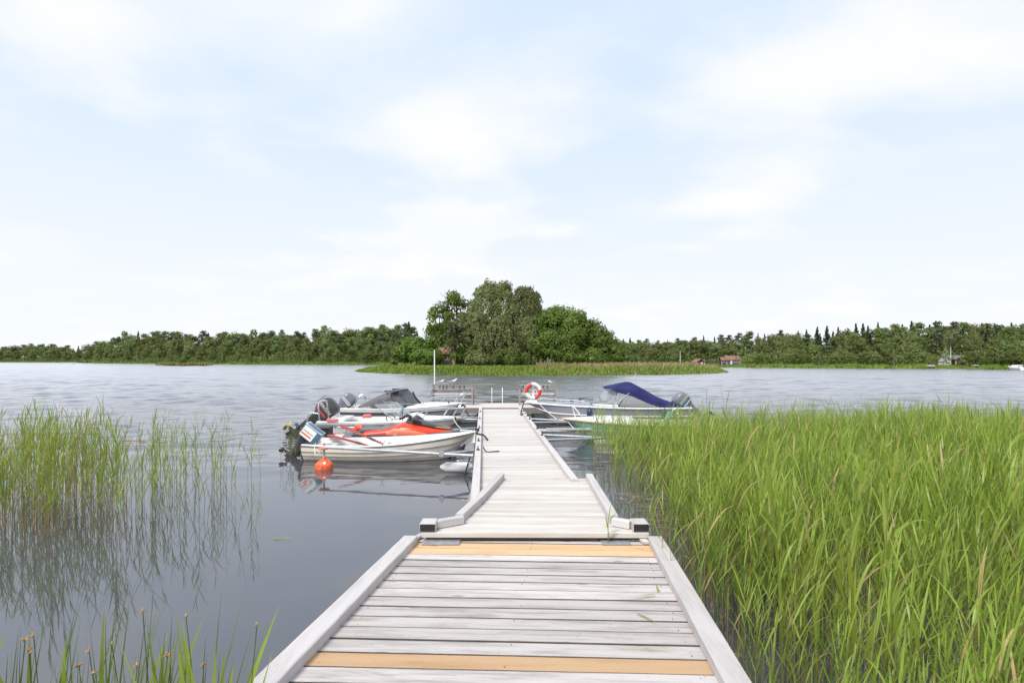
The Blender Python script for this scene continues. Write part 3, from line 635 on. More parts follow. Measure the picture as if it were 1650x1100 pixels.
for side in (-1, 1):
    MB().tube([(1.50, side*0.36, 0.655), (1.60, side*0.25, 0.69)], 0.032, 8).build('grip', 'black_plastic', js, True)
    MB().super([(1.78, side*0.24, 0.60, 0.03, 0.03, 2.4), (1.82, side*0.25, 0.64, 0.09, 0.06, 2.8), (1.90, side*0.25, 0.63, 0.09, 0.055, 2.8), (2.04, side*0.235, 0.56, 0.05, 0.03, 2.4)], 14, axis='x').build('mirror', 'charcoal', js, True)
bx = empty('storage_box', (-5.17, 14.48, 0.135), R(1), 'black plastic box with a grey panel behind the blue outboard', 'box')
MB().box((-0.36, -0.20, 0), (0.36, 0.20, 0.40), 0.012).build('box_body', 'black_plastic', bx)
MB().box((-0.375, -0.215, 0.401), (0.375, 0.215, 0.43), 0.01).build('lid', 'black_plastic', bx)
MB().box((-0.10, -0.206, 0.20), (0.26, -0.2005, 0.34)).build('grey_panel', 'decal_grey', bx)
MB().tube([(-0.05, -0.212, 0.33), (0.30, -0.212, 0.03)], 0.004, 5).build('cord', 'rope_white', bx)

def railing(parent, P, r=0.013, posts=(), name='bow_rail', mat='steel'):
    MB().tube(curve_pts(P, 8), r, 8).build(name, mat, parent, True)
    for a, b in posts: MB().tube([a, b], r*0.9, 8).build('rail_post', mat, parent, True)

# --- white runabout with black outboard
H = Hull(4.3, 1.75, 0.50, 0.49, 0.58, 0.16, 0.62, 2.1, 0.9, 0.30, True)
mbt = empty('motor_boat', (-5.70, 16.62, 0), R(1), 'white open motor boat with black tilted outboard, second from the near end on the left', 'boat')
H.shell(0.0, 1.0, 14).build('hull', 'gelcoat', mbt, True, angle=30)
H.transom(0.06, -0.06).build('transom', 'gelcoat', mbt)
H.rail(0.030, off=0.012, dz=-0.012).build('rub_rail', 'hull_grey', mbt, True)
H.rail(0.010, du=0.62, off=0.006).build('red_stripe', 'decal_red', mbt, True)
inn = lambda t: (H.b(t)-0.20) if t < 0.60 else max(0.02, (H.b(t)-0.20)*(1-smooth01((t-0.60)/0.25)))
H.deck(0.0, 0.70, lambda t: max(0.05, H.b(t)-0.20), dz=0.03).build('side_deck', 'gelcoat', mbt, True)
H.deck(0.56, 0.998, dz=0.03, crown=0.10).build('foredeck', 'gelcoat', mbt, True)
H.floor(0.02, 0.65, 0.16).build('floor', 'gelcoat_inner', mbt)
mb = MB(); secs = []
for x, w, z in ((2.35, 0.60, 0.54), (2.5, 0.58, 0.66), (2.75, 0.55, 0.70), (3.0, 0.45, 0.62)): secs.append([(x, -w, 0.2), (x, w, 0.2), (x, w*0.95, z), (x, -w*0.95, z)])
mb.loft(secs).build('console', 'gelcoat', mbt)
def windscreen(parent, xb, wb, zb_, xt, wt, zt, sweep, glassm='clear_glass', frame='steel', n=12, r=0.012):
    lo, hi = [], []
    for k in range(n+1):
        u = 2*k/n-1; lo.append((xb-sweep*abs(u)**2.2, wb*u, zb_)); hi.append((xt-sweep*abs(u)**2.2, wt*u, zt))
    MB().loft([lo, hi], False).build('windscreen', glassm, parent, True)
    mb = MB(); mb.tube(lo, r, 6); mb.tube(hi, r, 6); mb.tube([lo[0], hi[0]], r, 6); mb.tube([lo[-1], hi[-1]], r, 6); mb.tube([lo[n//2-1], hi[n//2-1]], r*0.8, 6); mb.tube([lo[n//2+1], hi[n//2+1]], r*0.8, 6)
    mb.build('windscreen_frame', frame, parent, True)
windscreen(mbt, 2.72, 0.66, 0.60, 2.20, 0.58, 1.02, 0.55)
mb = MB(); pts = [(2.28+0.05*math.cos(a), 0.28+0.16*math.sin(a), 0.72+0.16*math.cos(a)) for a in [2*math.pi*k/20 for k in range(21)]]; mb.tube(pts, 0.016, 6); mb.tube([(2.33, 0.28, 0.88), (2.23, 0.28, 0.56)], 0.012, 6); mb.tube([(2.28, 0.12, 0.72), (2.28, 0.44, 0.72)], 0.012, 6)
mb.build('steering_wheel', 'black_plastic', mbt, True)
for x, y_ in ((1.75, 0.32), (1.75, -0.32)): MB().super([(0.18, x, y_, 0.22, 0.22, 4), (0.42, x, y_, 0.24, 0.24, 4), (0.47, x, y_, 0.22, 0.22, 4)], 20).build('seat', 'gelcoat_inner', mbt, True)
MB().box((0.28, -0.55, 0.53), (0.75, 0.55, 0.60), 0.02).build('stern_bench', 'gelcoat', mbt)
MB().box((0.30, -0.80, 0.556), (0.62, -0.68, 0.62), 0.01).build('cushion', 'cushion_red', mbt)
MB().box((1.22, -0.30, 0.6), (1.45, -0.10, 0.70), 0.02).build('cushion', 'cushion_red', mbt)
hd = curve_pts([(2.05, -0.72, 0.56), (2.02, -0.70, 0.66), (2.12, -0.68, 0.76), (2.28, -0.66, 0.64)], 6); MB().tube(hd, 0.014, 6).build('grab_handle', 'charcoal', mbt, True)
railing(mbt, [(2.75, -0.74, 0.60), (3.0, -0.66, 0.80), (3.5, -0.45, 0.84), (4.0, -0.18, 0.86), (4.22, -0.08, 0.86)], 0.014, [((3.05, -0.60, 0.60), (3.2, -0.58, 0.82)), ((3.6, -0.38, 0.62), (3.75, -0.31, 0.85))])
railing(mbt, [(2.75, 0.74, 0.60), (3.0, 0.66, 0.80), (3.5, 0.45, 0.84), (4.0, 0.18, 0.86), (4.22, 0.08, 0.86)], 0.014, [((3.6, 0.38, 0.62), (3.75, 0.31, 0.85))])
railing(mbt, [(3.90, -0.12, 0.62), (4.10, -0.11, 0.92), (4.20, 0, 1.02), (4.28, 0.08, 0.92), (4.16, 0.10, 0.62)], 0.020, (), 'bow_hoop')
MB().box((4.02, -0.06, 0.615), (4.22, 0.06, 0.64), 0.01).build('bow_fitting', 'steel', mbt)
railing(mbt, [(0.05, -0.62, 0.50), (0.02, -0.62, 1.02), (0.10, -0.55, 1.14), (0.20, -0.45, 1.08), (0.26, -0.42, 0.50)], 0.022, (), 'stern_hoop')
railing(mbt, [(-0.34, -0.55, 0.40), (-0.30, -0.55, 0.72), (-0.12, -0.55, 0.78), (0.04, -0.55, 0.74)], 0.020, (), 'bathing_rail')
MB().box((-0.42, -0.72, 0.34), (0.02, -0.40, 0.38), 0.01).build('bathing_platform', 'gelcoat', mbt)
MB().tube([(2.50, -0.77, 0.56), (2.50, -0.77, 0.86)], 0.012, 6).build('fender_rod', 'charcoal', mbt); MB().tube([(2.50, -0.77, 0.86), (2.50, -0.77, 1.0)], 0.028, 8).build('rod_float', 'turquoise', mbt, True)
def side_text(parent, H_, t, u, body, size, mat, shear=0.2, spacing=1.0):
    x, y_, z = H_.pt(t, u); x2, y2, _ = H_.pt(t+0.05, u); a = H_.pt(t, u+0.08); an = math.atan2(y2-y_, x2-x); lean = math.atan2(-(a[1]-y_), a[2]-z)
    text_obj('lettering', body, size, mat, parent, Matrix.Translation((x, y_-0.012, z)) @ Matrix.Rotation(an, 4, 'Z') @ Matrix.Rotation(lean, 4, 'X') @ SIDE, 0.001, shear, spacing)
side_text(mbt, H, 0.175, 0.86, 'F O S', 0.11, 'decal_grey', 0.2, 1.9)
side_text(mbt, H, 0.40, 0.87, 'FABR', 0.085, 'decal_red', 0.3)
ob, cw, m4 = outboard(mbt, (-0.08, 0.0, 0.50), 52, 1.16, 'charcoal', 'motor_black', 'modern', 'brass')
text_obj('lettering', 'MERCURY', 0.098, 'decal_white', ob, m4 @ Matrix.Translation((-0.17, -0.206, 0.31)) @ SIDE)
MB().box((-0.36, -0.2015, 0.155), (0.02, -0.186, 0.185)).build('cowl_stripe', 'decal_red', ob, False, m4)
railing(ob, [tuple(m4 @ Vector(p)) for p in ((-0.38, -0.10, 0.20), (-0.45, -0.10, 0.34), (-0.44, -0.10, 0.5))], 0.01, (), 'lift_handle', 'charcoal')

# --- white cabin-less boat with grey canopy
H = Hull(4.38, 1.9, 0.64, 0.64, 0.80, 0.18, 0.75, 2.1, 0.9, 0.30, True)
cb = empty('motor_boat', (-5.96, 19.7, 0), R(1), 'white motor boat with grey hull band and dark canopy, farthest on the left', 'boat')
H.shell(0.0, 0.86, 12).build('hull', 'hull_grey', cb, True, angle=30)
H.shell(0.86, 1.0, 3, 0.004).build('topside', 'gelcoat', cb, True)
H.transom(0.06).build('transom', 'gelcoat', cb)
H.rail(0.040, du=0.86, off=0.015).build('rub_rail', 'dark_hull', cb, True)
H.deck(0.0, 0.66, lambda t: max(0.05, H.b(t)-0.22), dz=0.006).build('side_deck', 'gelcoat', cb, True)
H.deck(0.52, 0.998, dz=0.006, crown=0.12).build('foredeck', 'gelcoat', cb, True)
H.floor(0.02, 0.6, 0.2).build('floor', 'gelcoat_inner', cb)
windscreen(cb, 2.68, 0.80, 0.74, 2.20, 0.66, 1.26, 0.7, 'smoke_glass', 'black_plastic')
secs = []; n = 14
for x, w, zl, zt in ((0.60, 0.78, 0.68, 0.74), (0.95, 0.80, 0.70, 0.93), (1.3, 0.80, 0.80, 1.10), (1.73, 0.74, 0.98, 1.24), (1.98, 0.69, 1.12, 1.30), (2.20, 0.66, 1.22, 1.29)):
    secs.append([(x - (0.35*abs(2*k/n-1)**2 if x > 1.9 else 0), w*math.copysign(abs(math.sin(math.pi*(k/n-0.5)))**0.7, k/n-0.5), zl+(zt-zl)*math.cos(math.pi*(k/n-0.5))**0.45 if 0 < k < n else zl) for k in range(n+1)])
MB().loft(secs, False).build('canopy', 'grey_canvas', cb, True)
for side in (-1, 1): MB().add([(1.05, side*0.80, 0.68), (2.08, side*0.80, 0.70), (1.83, side*0.715, 1.08), (1.63, side*0.76, 0.98)], [(0, 1, 2, 3)]).build('side_window', 'smoke_glass', cb)
MB().tube([(2.42, -0.30, 1.20), (2.52, -0.32, 1.0), (2.72, -0.40, 0.80)], 0.03, 6).build('wiper_arm', 'black_plastic', cb, True)
for s_ in (-1, 1): railing(cb, [(2.8, s_*0.70, 0.74), (3.0, s_*0.64, 0.94), (3.6, s_*0.42, 1.0), (4.15, s_*0.12, 1.04), (4.27, s_*0.05, 1.04)], 0.013, [((3.4, s_*0.46, 0.78), (3.48, s_*0.46, 0.99)), ((3.9, s_*0.22, 0.82), (4.0, s_*0.18, 1.03))])
railing(cb, [(3.98, -0.1, 0.82), (4.13, -0.09, 1.08), (4.21, 0, 1.16), (4.23, 0.09, 1.08), (4.13, 0.1, 0.82)], 0.018, (), 'bow_hoop')
MB().super([(0, 0, 0, 0.035, 0.035, 2), (0.05, 0, 0, 0.03, 0.03, 2)], 10).build('deck_light', 'black_plastic', cb, True, loc=(3.7, -0.3, 0.80))
mb = MB(); mb.tube(curve_pts([(0.45, -0.6, 0.7), (0.55, -0.6, 1.0), (0.75, -0.55, 1.12), (0.80, -0.5, 0.9)], 6), 0.02, 8); mb.build('stern_hoop', 'steel', cb, True)
ob, cw, m4 = outboard(cb, (-0.08, 0.0, 0.56), 50, 1.0, 'motor_grey', 'motor_grey')
for z in (0.24, 0.30): MB().box((-0.38, -0.202, z), (0.05, -0.19, z+0.02)).build('cowl_stripe', 'decal_white', ob, False, m4)

# --- aluminium boat with navy canopy on the right
H = Hull(5.75, 2.05, 0.66, 0.68, 0.80, 0.18, 0.85, 2.0, 0.9, 0.30, True)
ab = empty('motor_boat', (6.22, 19.85, 0), R(181), 'aluminium motor boat with navy blue canopy on the right of the dock', 'boat')
H.shell(0.0, 0.72, 12).build('hull', 'hull_grey', ab, True, angle=30)
H.shell(0.72, 1.0, 4, 0.003).build('topside', 'lavender_band', ab, True)
H.transom(0.05).build('transom', 'aluminium', ab)
H.rail(0.020, du=0.72, off=0.012).build('spray_rail', 'white_paint', ab, True); H.rail(0.016, du=0.45, off=0.008).build('chine_rail', 'aluminium', ab, True)
H.rail(0.030, off=0.008, dz=0.0).build('gunwale', 'white_paint', ab, True)
H.deck(0.0, 0.62, lambda t: max(0.05, H.b(t)-0.18), dz=0.02).build('side_deck', 'aluminium', ab, True)
H.deck(0.60, 0.998, dz=0.02, crown=0.09).build('foredeck', 'aluminium', ab, True)
H.floor(0.02, 0.66, 0.2).build('floor', 'platform_grey', ab)
xw = 5.75-2.45
windscreen(ab, xw, 0.86, 0.80, xw-0.42, 0.72, 1.29, 0.75, 'clear_glass', 'steel', 12, 0.018)
MB().loft([[(xw+0.02-0.75*abs(2*k/12-1)**2.2, 0.88*(2*k/12-1), 0.70) for k in range(13)], [(xw-0.75*abs(2*k/12-1)**2.2, 0.865*(2*k/12-1), 0.80) for k in range(13)]], False).build('coaming', 'white_paint', ab, True)
for y_ in (-0.38, 0.38): MB().super([(0.2, 2.55, y_, 0.22, 0.22, 4), (0.52, 2.55, y_, 0.23, 0.23, 4), (0.56, 2.50, y_, 0.20, 0.22, 4)], 16).build('seat', 'seat_blue', ab, True); 
for y_ in (-0.38, 0.38): MB().box((2.32, y_-0.2, 0.56), (2.38, y_+0.2, 0.95), 0.02).build('seat_back', 'seat_blue', ab)
mb = MB(); pts = [(2.95+0.05*math.cos(a), -0.35+0.17*math.sin(a), 0.86+0.16*math.cos(a)) for a in [2*math.pi*k/20 for k in range(21)]]; mb.tube(pts, 0.016, 6); mb.tube([(3.0, -0.35, 1.02), (2.9, -0.35, 0.70)], 0.012, 6); mb.build('steering_wheel', 'black_plastic', ab, True)
# canopy: bows from the windscreen top over a peak and down to the stern
secs = []; n = 18
bows = ((2.92, 0.73, 1.27, 1.34), (2.55, 0.78, 1.20, 1.43), (2.05, 0.82, 1.06, 1.54), (1.95, 0.84, 1.02, 1.53), (1.5, 0.92, 0.84, 1.28), (1.1, 0.95, 0.68, 1.04), (0.7, 0.94, 0.66, 0.88), (0.30, 0.90, 0.66, 0.76), (0.12, 0.85, 0.66, 0.70))
for i, (x, w, zl, zt) in enumerate(bows):
    row = []
    for k in range(n+1):
        a = math.pi*(k/n-0.5); fold = 0.010*math.sin(k*2.3+i*1.7)
        row.append((x + (-0.25*abs(2*k/n-1)**2 if i == 0 else 0), w*math.copysign(abs(math.sin(a))**0.75, a), zl+(zt-zl)*(max(0, math.cos(a))**0.5)+fold))
    secs.append(row)
MB().loft(secs, False).build('canopy', 'navy_canvas', ab, True, angle=50)
for side in (-1, 1):
    MB().add([(2.70, side*0.80, 0.74), (1.15, side*0.95, 0.70), (1.5, side*0.925, 0.85), (2.05, side*0.825, 1.07), (2.55, side*0.785, 1.20)], [(0, 1, 2, 3, 4)]).build('side_curtain', 'vinyl', ab)
    MB().tube([(2.75, side*0.82, 0.72), (2.15, side*0.80, 1.18)], 0.020, 8).build('canopy_strut', 'steel', ab, True)
    railing(ab, [(3.7, side*0.72, 0.74), (3.75, side*0.68, 0.90), (4.6, side*0.45, 0.94), (5.2, side*0.2, 0.96), (5.25, side*0.18, 0.86)], 0.012, [((4.4, side*0.50, 0.80), (4.4, side*0.50, 0.93))])
for x, y_ in ((4.1, 0.3), (3.75, -0.1)): MB().box((x-0.06, y_-0.05, 0.86), (x+0.06, y_+0.05, 0.92), 0.01).build('deck_hatch', 'black_plastic', ab)
MB().super([(-0.02, 0, 0, 0.22, 0.16, 3), (0.05, 0, 0, 0.20, 0.14, 3)], 14).build('bow_cap', 'white_paint', ab, True, loc=(5.50, 0, 0.82))
# hanging fenders over the near (starboard) side; local +y faces the camera after the half turn
for x in (3.55, 1.0):
    yb = H.b(x/5.75)+0.08
    MB().lathe([(0.01, 0.20), (0.05, 0.18), (0.095, 0.10), (0.10, 0.0), (0.085, -0.10), (0.03, -0.16), (0.01, -0.17)], 14, (x, yb, 0.46)).build('fender', 'fender_blue', ab, True)
    MB().tube([(x, yb-0.06, 0.74), (x, yb, 0.64)], 0.006, 5).build('fender_line', 'rope_black', ab)
ob, cw, m4 = outboard(ab, (-0.10, 0.0, 0.50), 52, 1.14, 'motor_grey', 'motor_grey')
FLIP = Matrix.Rotation(math.pi, 4, 'Z') @ SIDE       # the camera sees this motor's +y side
text_obj('lettering', 'YAMAHA', 0.105, 'decal_yellow', ob, m4 @ Matrix.Translation((-0.17, 0.199, 0.31)) @ FLIP)
MB().box((-0.37, 0.188, 0.20), (0.04, 0.201, 0.245)).build('cowl_stripe', 'decal_teal', ob, False, m4); MB().box((-0.36, 0.180, 0.155), (0.03, 0.199, 0.172)).build('cowl_stripe', 'decal_white', ob, False, m4)
mb = MB(); mb.tube([(-0.75, 0.3, 0.3), (-0.75, 0.3, 1.25)], 0.007, 6); mb.build('flag_staff', 'rub_rail', ab, True)

# --- small turquoise boat half hidden by reeds
H = Hull(4.2, 1.6, 0.46, 0.48, 0.60, 0.12, 0.6, 2.1, 0.88, 0.32, True)
tb = empty('small_boat', (5.65, 16.25, 0), R(181), 'small white and turquoise boat half hidden behind the right reeds', 'boat')
H.shell(0.0, 1.0, 12).build('hull', 'turquoise', tb, True, angle=30); H.transom(0.05).build('transom', 'turquoise', tb)
H.rail(0.024, off=0.004).build('gunwale', 'wood_trim', tb, True)
H.deck(0.0, 0.64, lambda t: max(0.05, H.b(t)-0.20), dz=0.02).build('side_deck', 'gelcoat', tb, True)
H.deck(0.50, 0.998, dz=0.02, crown=0.14).build('foredeck', 'gelcoat', tb, True); H.floor(0.02, 0.6, 0.14).build('floor', 'gelcoat_inner', tb)
railing(tb, [(3.75, -0.10, 0.60), (3.85, -0.09, 0.92), (3.90, 0, 1.0), (3.80, 0.09, 0.92), (3.55, 0.14, 0.60)], 0.018, (), 'bow_hoop', 'white_paint')
railing(tb, [(1.25, 0.60, 0.50), (1.10, 0.62, 0.80), (1.05, 0.62, 0.92), (0.92, 0.62, 0.92), (0.92, 0.62, 0.50)], 0.022, (), 'grab_hoop', 'white_paint')
MB().super([(0.5, 1.28, 0.62, 0.09, 0.06, 3), (0.86, 1.15, 0.62, 0.06, 0.05, 3)], 12).build('hoop_pad', 'turquoise', tb, True)
for x in (1.0, 2.0): MB().box((x-0.14, -0.62, 0.28), (x+0.14, 0.62, 0.33), 0.01).build('thwart', 'gelcoat', tb)

# ------------------------------------------------------------------ mooring booms
def boom(tip, y0, y1, side, z, label, join=0.25, fl='float_white', r=0.032):
    e = empty('mooring_boom', (0, 0, 0), 0, label, 'mooring boom', 'mooring booms along the floating dock')
    xe = lambda Y: dcx(Y)+side*(HW+0.10)
    a = Vector((xe(y0), y0, z)); b = Vector((xe(y1), y1, z)); tip = Vector(tip); j = a+(tip-a)*join
    MB().tube([a, tip], r, 10).build('tube', 'galvanised', e, True); MB().tube([b, j], r*0.9, 10).build('brace', 'galvanised', e, True)
    mb = MB(); mb.box((-0.05, -0.05, -0.05), (0.05, 0.05, 0.05)); mb.tube([(0, 0, -0.08), (0, 0, 0.09)], 0.012, 6); mb.build('clamp', 'aluminium', e, loc=j)
    if fl:
        d = (tip-a).normalized(); c = tip-d*0.25
        MB().super([(-0.36, 0, 0, 0.06, 0.06, 2.5), (-0.30, 0, 0, 0.15, 0.13, 2.6), (0.30, 0, 0, 0.15, 0.13, 2.6), (0.36, 0, 0, 0.06, 0.06, 2.5)], 16, axis='x').build('float', fl, e, True, loc=(c.x, c.y, 0.08))
        MB().tube([(c.x, c.y, 0.15), (c.x, c.y, tip.z)], 0.02, 6).build('float_post', 'galvanised', e)
    return e
e = boom((-4.04, 11.72, 0.47), 10.85, 11.45, -1, 0.44, 'galvanised boom ending at the orange float beside the rowing boat', 0.2, None)
fx, fy = -4.04, 11.74
MB().lathe([(0.05, -0.22), (0.13, -0.16), (0.18, -0.04), (0.187, 0.0), (0.19, 0.09), (0.183, 0.115), (0.12, 0.175), (0.065, 0.20), (0.04, 0.215), (0.035, 0.25), (0.026, 0.25)], 28, (fx, fy, 0)).build('float', 'float_orange', e, True, angle=50)
MB().tube([(fx, fy, 0.2), (fx, fy, 0.52)], 0.024, 10).build('float_post', 'galvanised', e, True)
MB().lathe([(0.115, 0.43), (0.12, 0.445), (0.118, 0.46), (0.05, 0.475), (0.02, 0.50), (0.012, 0.56), (0.004, 0.565)], 24, (fx, fy, 0)).build('float_disc', 'disc_orange', e, True)
MB().lathe([(0.022, 0), (0.03, 0.002), (0.022, 0.004)], 10, (0, 0, 0)).build('float_label', 'decal_white', e, loc=(fx+0.055, fy-0.135, 0.150), rot=(R(52), 0, R(22)))
MB().tube(curve_pts([(fx-0.02, fy-0.03, 0.42), (fx-0.15, fy-0.05, 0.30), (fx-0.28, fy+0.2, 0.40), (fx-0.40, fy+0.6, 0.47)], 8), 0.008, 5).build('line', 'rope_white', e, True)
boom((-5.0, 15.72, 0.40), 15.0, 15.65, -1, 0.38, 'galvanised boom between the jet ski and the white motor boat', 0.25)
boom((-5.6, 18.25, 0.42), 17.75, 18.4, -1, 0.40, 'galvanised boom between the two white motor boats', 0.25)
boom((-3.6, 14.0, 0.34), 13.6, 13.95, -1, 0.36, 'galvanised boom between the rowing boat and the jet ski platform', 0.25)
boom((4.6, 14.35, 0.36), 13.35, 14.3, 1, 0.38, 'galvanised boom beside the near reeds on the right of the dock', 0.45)
boom((5.0, 17.85, 0.36), 16.9, 17.95, 1, 0.40, 'galvanised boom between the turquoise and aluminium boats', 0.45)
e = boom((2.9, 15.25, 0.34), 15.0, 15.35, 1, 0.38, 'plank topped short boom beside the turquoise boat bow', 0.5)
MB().box((0.95, 15.05, 0.40), (2.2, 15.25, 0.44), 0.006).build('walk_board', 'weathered_plank', e, rot=(0, 0, 0))
wf = MB().super([(-0.34, 0, 0, 0.03, 0.03, 2.4), (-0.22, 0, 0, 0.11, 0.09, 2.4), (0.24, 0, 0, 0.12, 0.10, 2.6), (0.34, 0, 0, 0.05, 0.05, 2.4)], 18, axis='x').build('fender', 'float_white', None, True, loc=(-1.14, 11.25, 0.14)); tag(wf, 'white fender hanging under the boom beside the dock edge', 'fender')

# ------------------------------------------------------------------ mooring lines
def rope(label, P, r=0.011, mat='rope_black', sag=None):
    o = MB().tube(curve_pts(P, 10), r, 6).build('mooring_rope', mat, None, True); return tag(o, label, 'rope', 'mooring ropes')
xl = lambda Y: dcx(Y)-HW-0.01
xr = lambda Y: dcx(Y)+HW
rope('black rope from the rowing boat bow over the dock kerb', [(-0.90, 13.15, 0.66), (-0.80, 13.15, 0.67), (xl(13.2)-0.04, 13.12, 0.575), (xl(13.0)+0.12, 12.9, 0.56), (xl(13.0)+0.22, 12.7, 0.48)], 0.022)
rope('black rubber snubber line from the white motor boat bow to the dock', [(-1.72, 16.55, 0.60), (-1.62, 16.1, 0.44), (-1.35, 15.6, 0.30), (xl(15.4)-0.05, 15.4, 0.40)], 0.026)
rope('thin white line from the white motor boat bow to the dock', [(-1.80, 16.45, 0.62), (-1.55, 15.9, 0.40), (-1.2, 15.2, 0.36), (xl(14.9), 14.9, 0.5)], 0.012, 'rope_white')
rope('second black line hanging from the white motor boat stem', [(-1.62, 16.6, 0.50), (-1.55, 16.5, 0.28), (-1.3, 16.6, 0.16), (xl(16.8), 16.8, 0.42)], 0.020)
rope('black strap from the canopy boat bow to the dock', [(-1.72, 19.6, 0.70), (-1.55, 19.2, 0.42), (-1.35, 18.9, 0.36), (xl(18.8), 18.8, 0.54)], 0.024)
rope('black strap looped from the aluminium boat bow to the kerb', [(0.42, 19.75, 0.78), (0.36, 19.3, 0.64), (0.30, 18.4, 0.50), (xr(18.2), 18.2, 0.55), (xr(17.9)+0.1, 17.8, 0.45)], 0.020)
rope('pale chain from the aluminium boat bow to the boom', [(0.95, 19.45, 0.80), (1.15, 18.6, 0.62), (1.45, 17.6, 0.42)], 0.014, 'rope_white')
rope('white line from the turquoise boat bow down to the boom', [(1.62, 16.2, 0.55), (1.80, 15.6, 0.36), (2.0, 15.2, 0.3)], 0.011, 'rope_white')
rope('dark loop of rope hanging from the dock edge into the water', [(-0.86, 11.2, 0.36), (-0.93, 11.1, 0.12), (-0.98, 11.0, -0.1)], 0.013)
o = rope('short loose rope end lying on the dock deck', [(xl(11.2)+0.1, 11.2, 0.56), (-0.52, 11.15, 0.47), (-0.38, 11.15, 0.475), (-0.26, 11.2, 0.472)], 0.012)

# ------------------------------------------------------------------ benches, life ring, ladder, pole, gulls at the end platform
def bench(loc, rz, label, L=1.62):
    e = empty('bench', loc, rz, label, 'bench', 'grey wooden benches on the end platform'); z1 = 0.76
    for x in (-L/2, L/2):
        for y_ in (-0.28, 0.22): MB().box((x-0.035, y_-0.035, 0), (x+0.035, y_+0.035, z1 if (y_ > 0 or x*math.cos(rz) > 0) else 0.60)).build('leg', 'grey_wood', e)
        MB().box((x-0.022, -0.242, 0.56), (x+0.022, 0.182, 0.61)).build('arm_rest', 'grey_wood', e)
        MB().box((x-0.02, -0.242, 0.36), (x+0.02, 0.182, 0.42)).build('side_rail', 'grey_wood', e)
    for x in (-0.56, -0.42, -0.28, 0.0, 0.26, 0.44): MB().box((x-0.03, 0.258, 0.36), (x+0.03, 0.283, z1-0.003)).build('slat', 'grey_wood', e)
    MB().box((-L/2-0.05, 0.17, z1+0.002), (L/2+0.05, 0.31, z1+0.036), 0.005).build('top_rail', 'grey_wood', e)
    MB().box((-L/2+0.037, 0.285, 0.50), (L/2-0.037, 0.310, 0.57)).build('mid_rail', 'grey_wood', e)
    for k in range(4): MB().box((-L/2-0.02, -0.31+k*0.122, 0.422), (L/2+0.02, -0.31+k*0.122+0.110, 0.452), 0.004).build('seat_board', 'weathered_plank', e)
    return e
bench((-2.40, 22.15, 0.525), R(0), 'grey wooden bench left of the dock end with two gulls on its back rail')
bench((1.02, 22.15, 0.525), R(0), 'grey wooden bench right of the dock end behind the life ring', 1.42)
lr = empty('life_ring', (0.83, 21.25, 1.12), 0, 'red and white life ring on a white stand at the dock end', 'life ring')
NR = 40
for q in range(8):
    a0 = 2*math.pi*q/8+R(58); pts = [(0.265*math.cos(a0+2*math.pi/8*k/8), 0, 0.265*math.sin(a0+2*math.pi/8*k/8)) for k in range(9)]
    MB().tube(pts, 0.068, 12).build('ring_segment', 'ring_red' if q in (1, 2, 5, 6) else 'white_paint', lr, True)
gl = [(0.36*math.cos(2*math.pi*k/40), -0.03, (0.335+0.03*math.cos(8*math.pi*k/40))*math.sin(2*math.pi*k/40)) for k in range(41)]
MB().tube(gl, 0.008, 5).build('grab_line', 'rope_white', lr, True)
st = empty('ring_stand', (0.83, 21.36, 0.52), 0, 'white post stand holding the life ring', 'stand')
MB().box((-0.04, -0.03, 0), (0.04, 0.03, 0.80), 0.005).build('post', 'white_paint', st); MB().box((-0.16, -0.035, 0.61), (0.16, 0.005, 0.69), 0.004).build('hook_board', 'white_paint', st)
MB().tube([(0.12, 0.0, 0.64), (0.26, 0.0, 0.0)], 0.022, 8).build('brace', 'white_paint', st, True); MB().tube([(0.20, 0.06, 0.62), (0.36, 0.10, 0.0)], 0.018, 8).build('brace', 'white_paint', st, True)
ld = empty('swim_ladder', (-0.62, 22.85, 0.52), R(2), 'thin steel swim ladder on the back edge of the end platform', 'ladder')
for x in (-0.22, 0.22): MB().tube(curve_pts([(x, -0.15, 0.0), (x, -0.12, 0.52), (x, 0.0, 0.60), (x, 0.12, 0.5), (x, 0.14, -0.9)], 6), 0.014, 6).build('rail', 'white_paint', ld, True)
for z in (-0.1, -0.35, -0.6): MB().tube([(-0.22, 0.14, z), (0.22, 0.14, z)], 0.014, 6).build('rung', 'white_paint', ld)
fp = empty('flag_pole', (-3.2, 22.55, 0.52), 0, 'thin white pole standing behind the left bench', 'pole')
MB().tube([(0, 0, 0), (0, 0, 2.22)], [0.030, 0.022], 10).build('pole', 'white_paint', fp, True); MB().box((-0.06, -0.06, 0), (0.06, 0.06, 0.08), 0.01).build('foot', 'galvanised', fp)
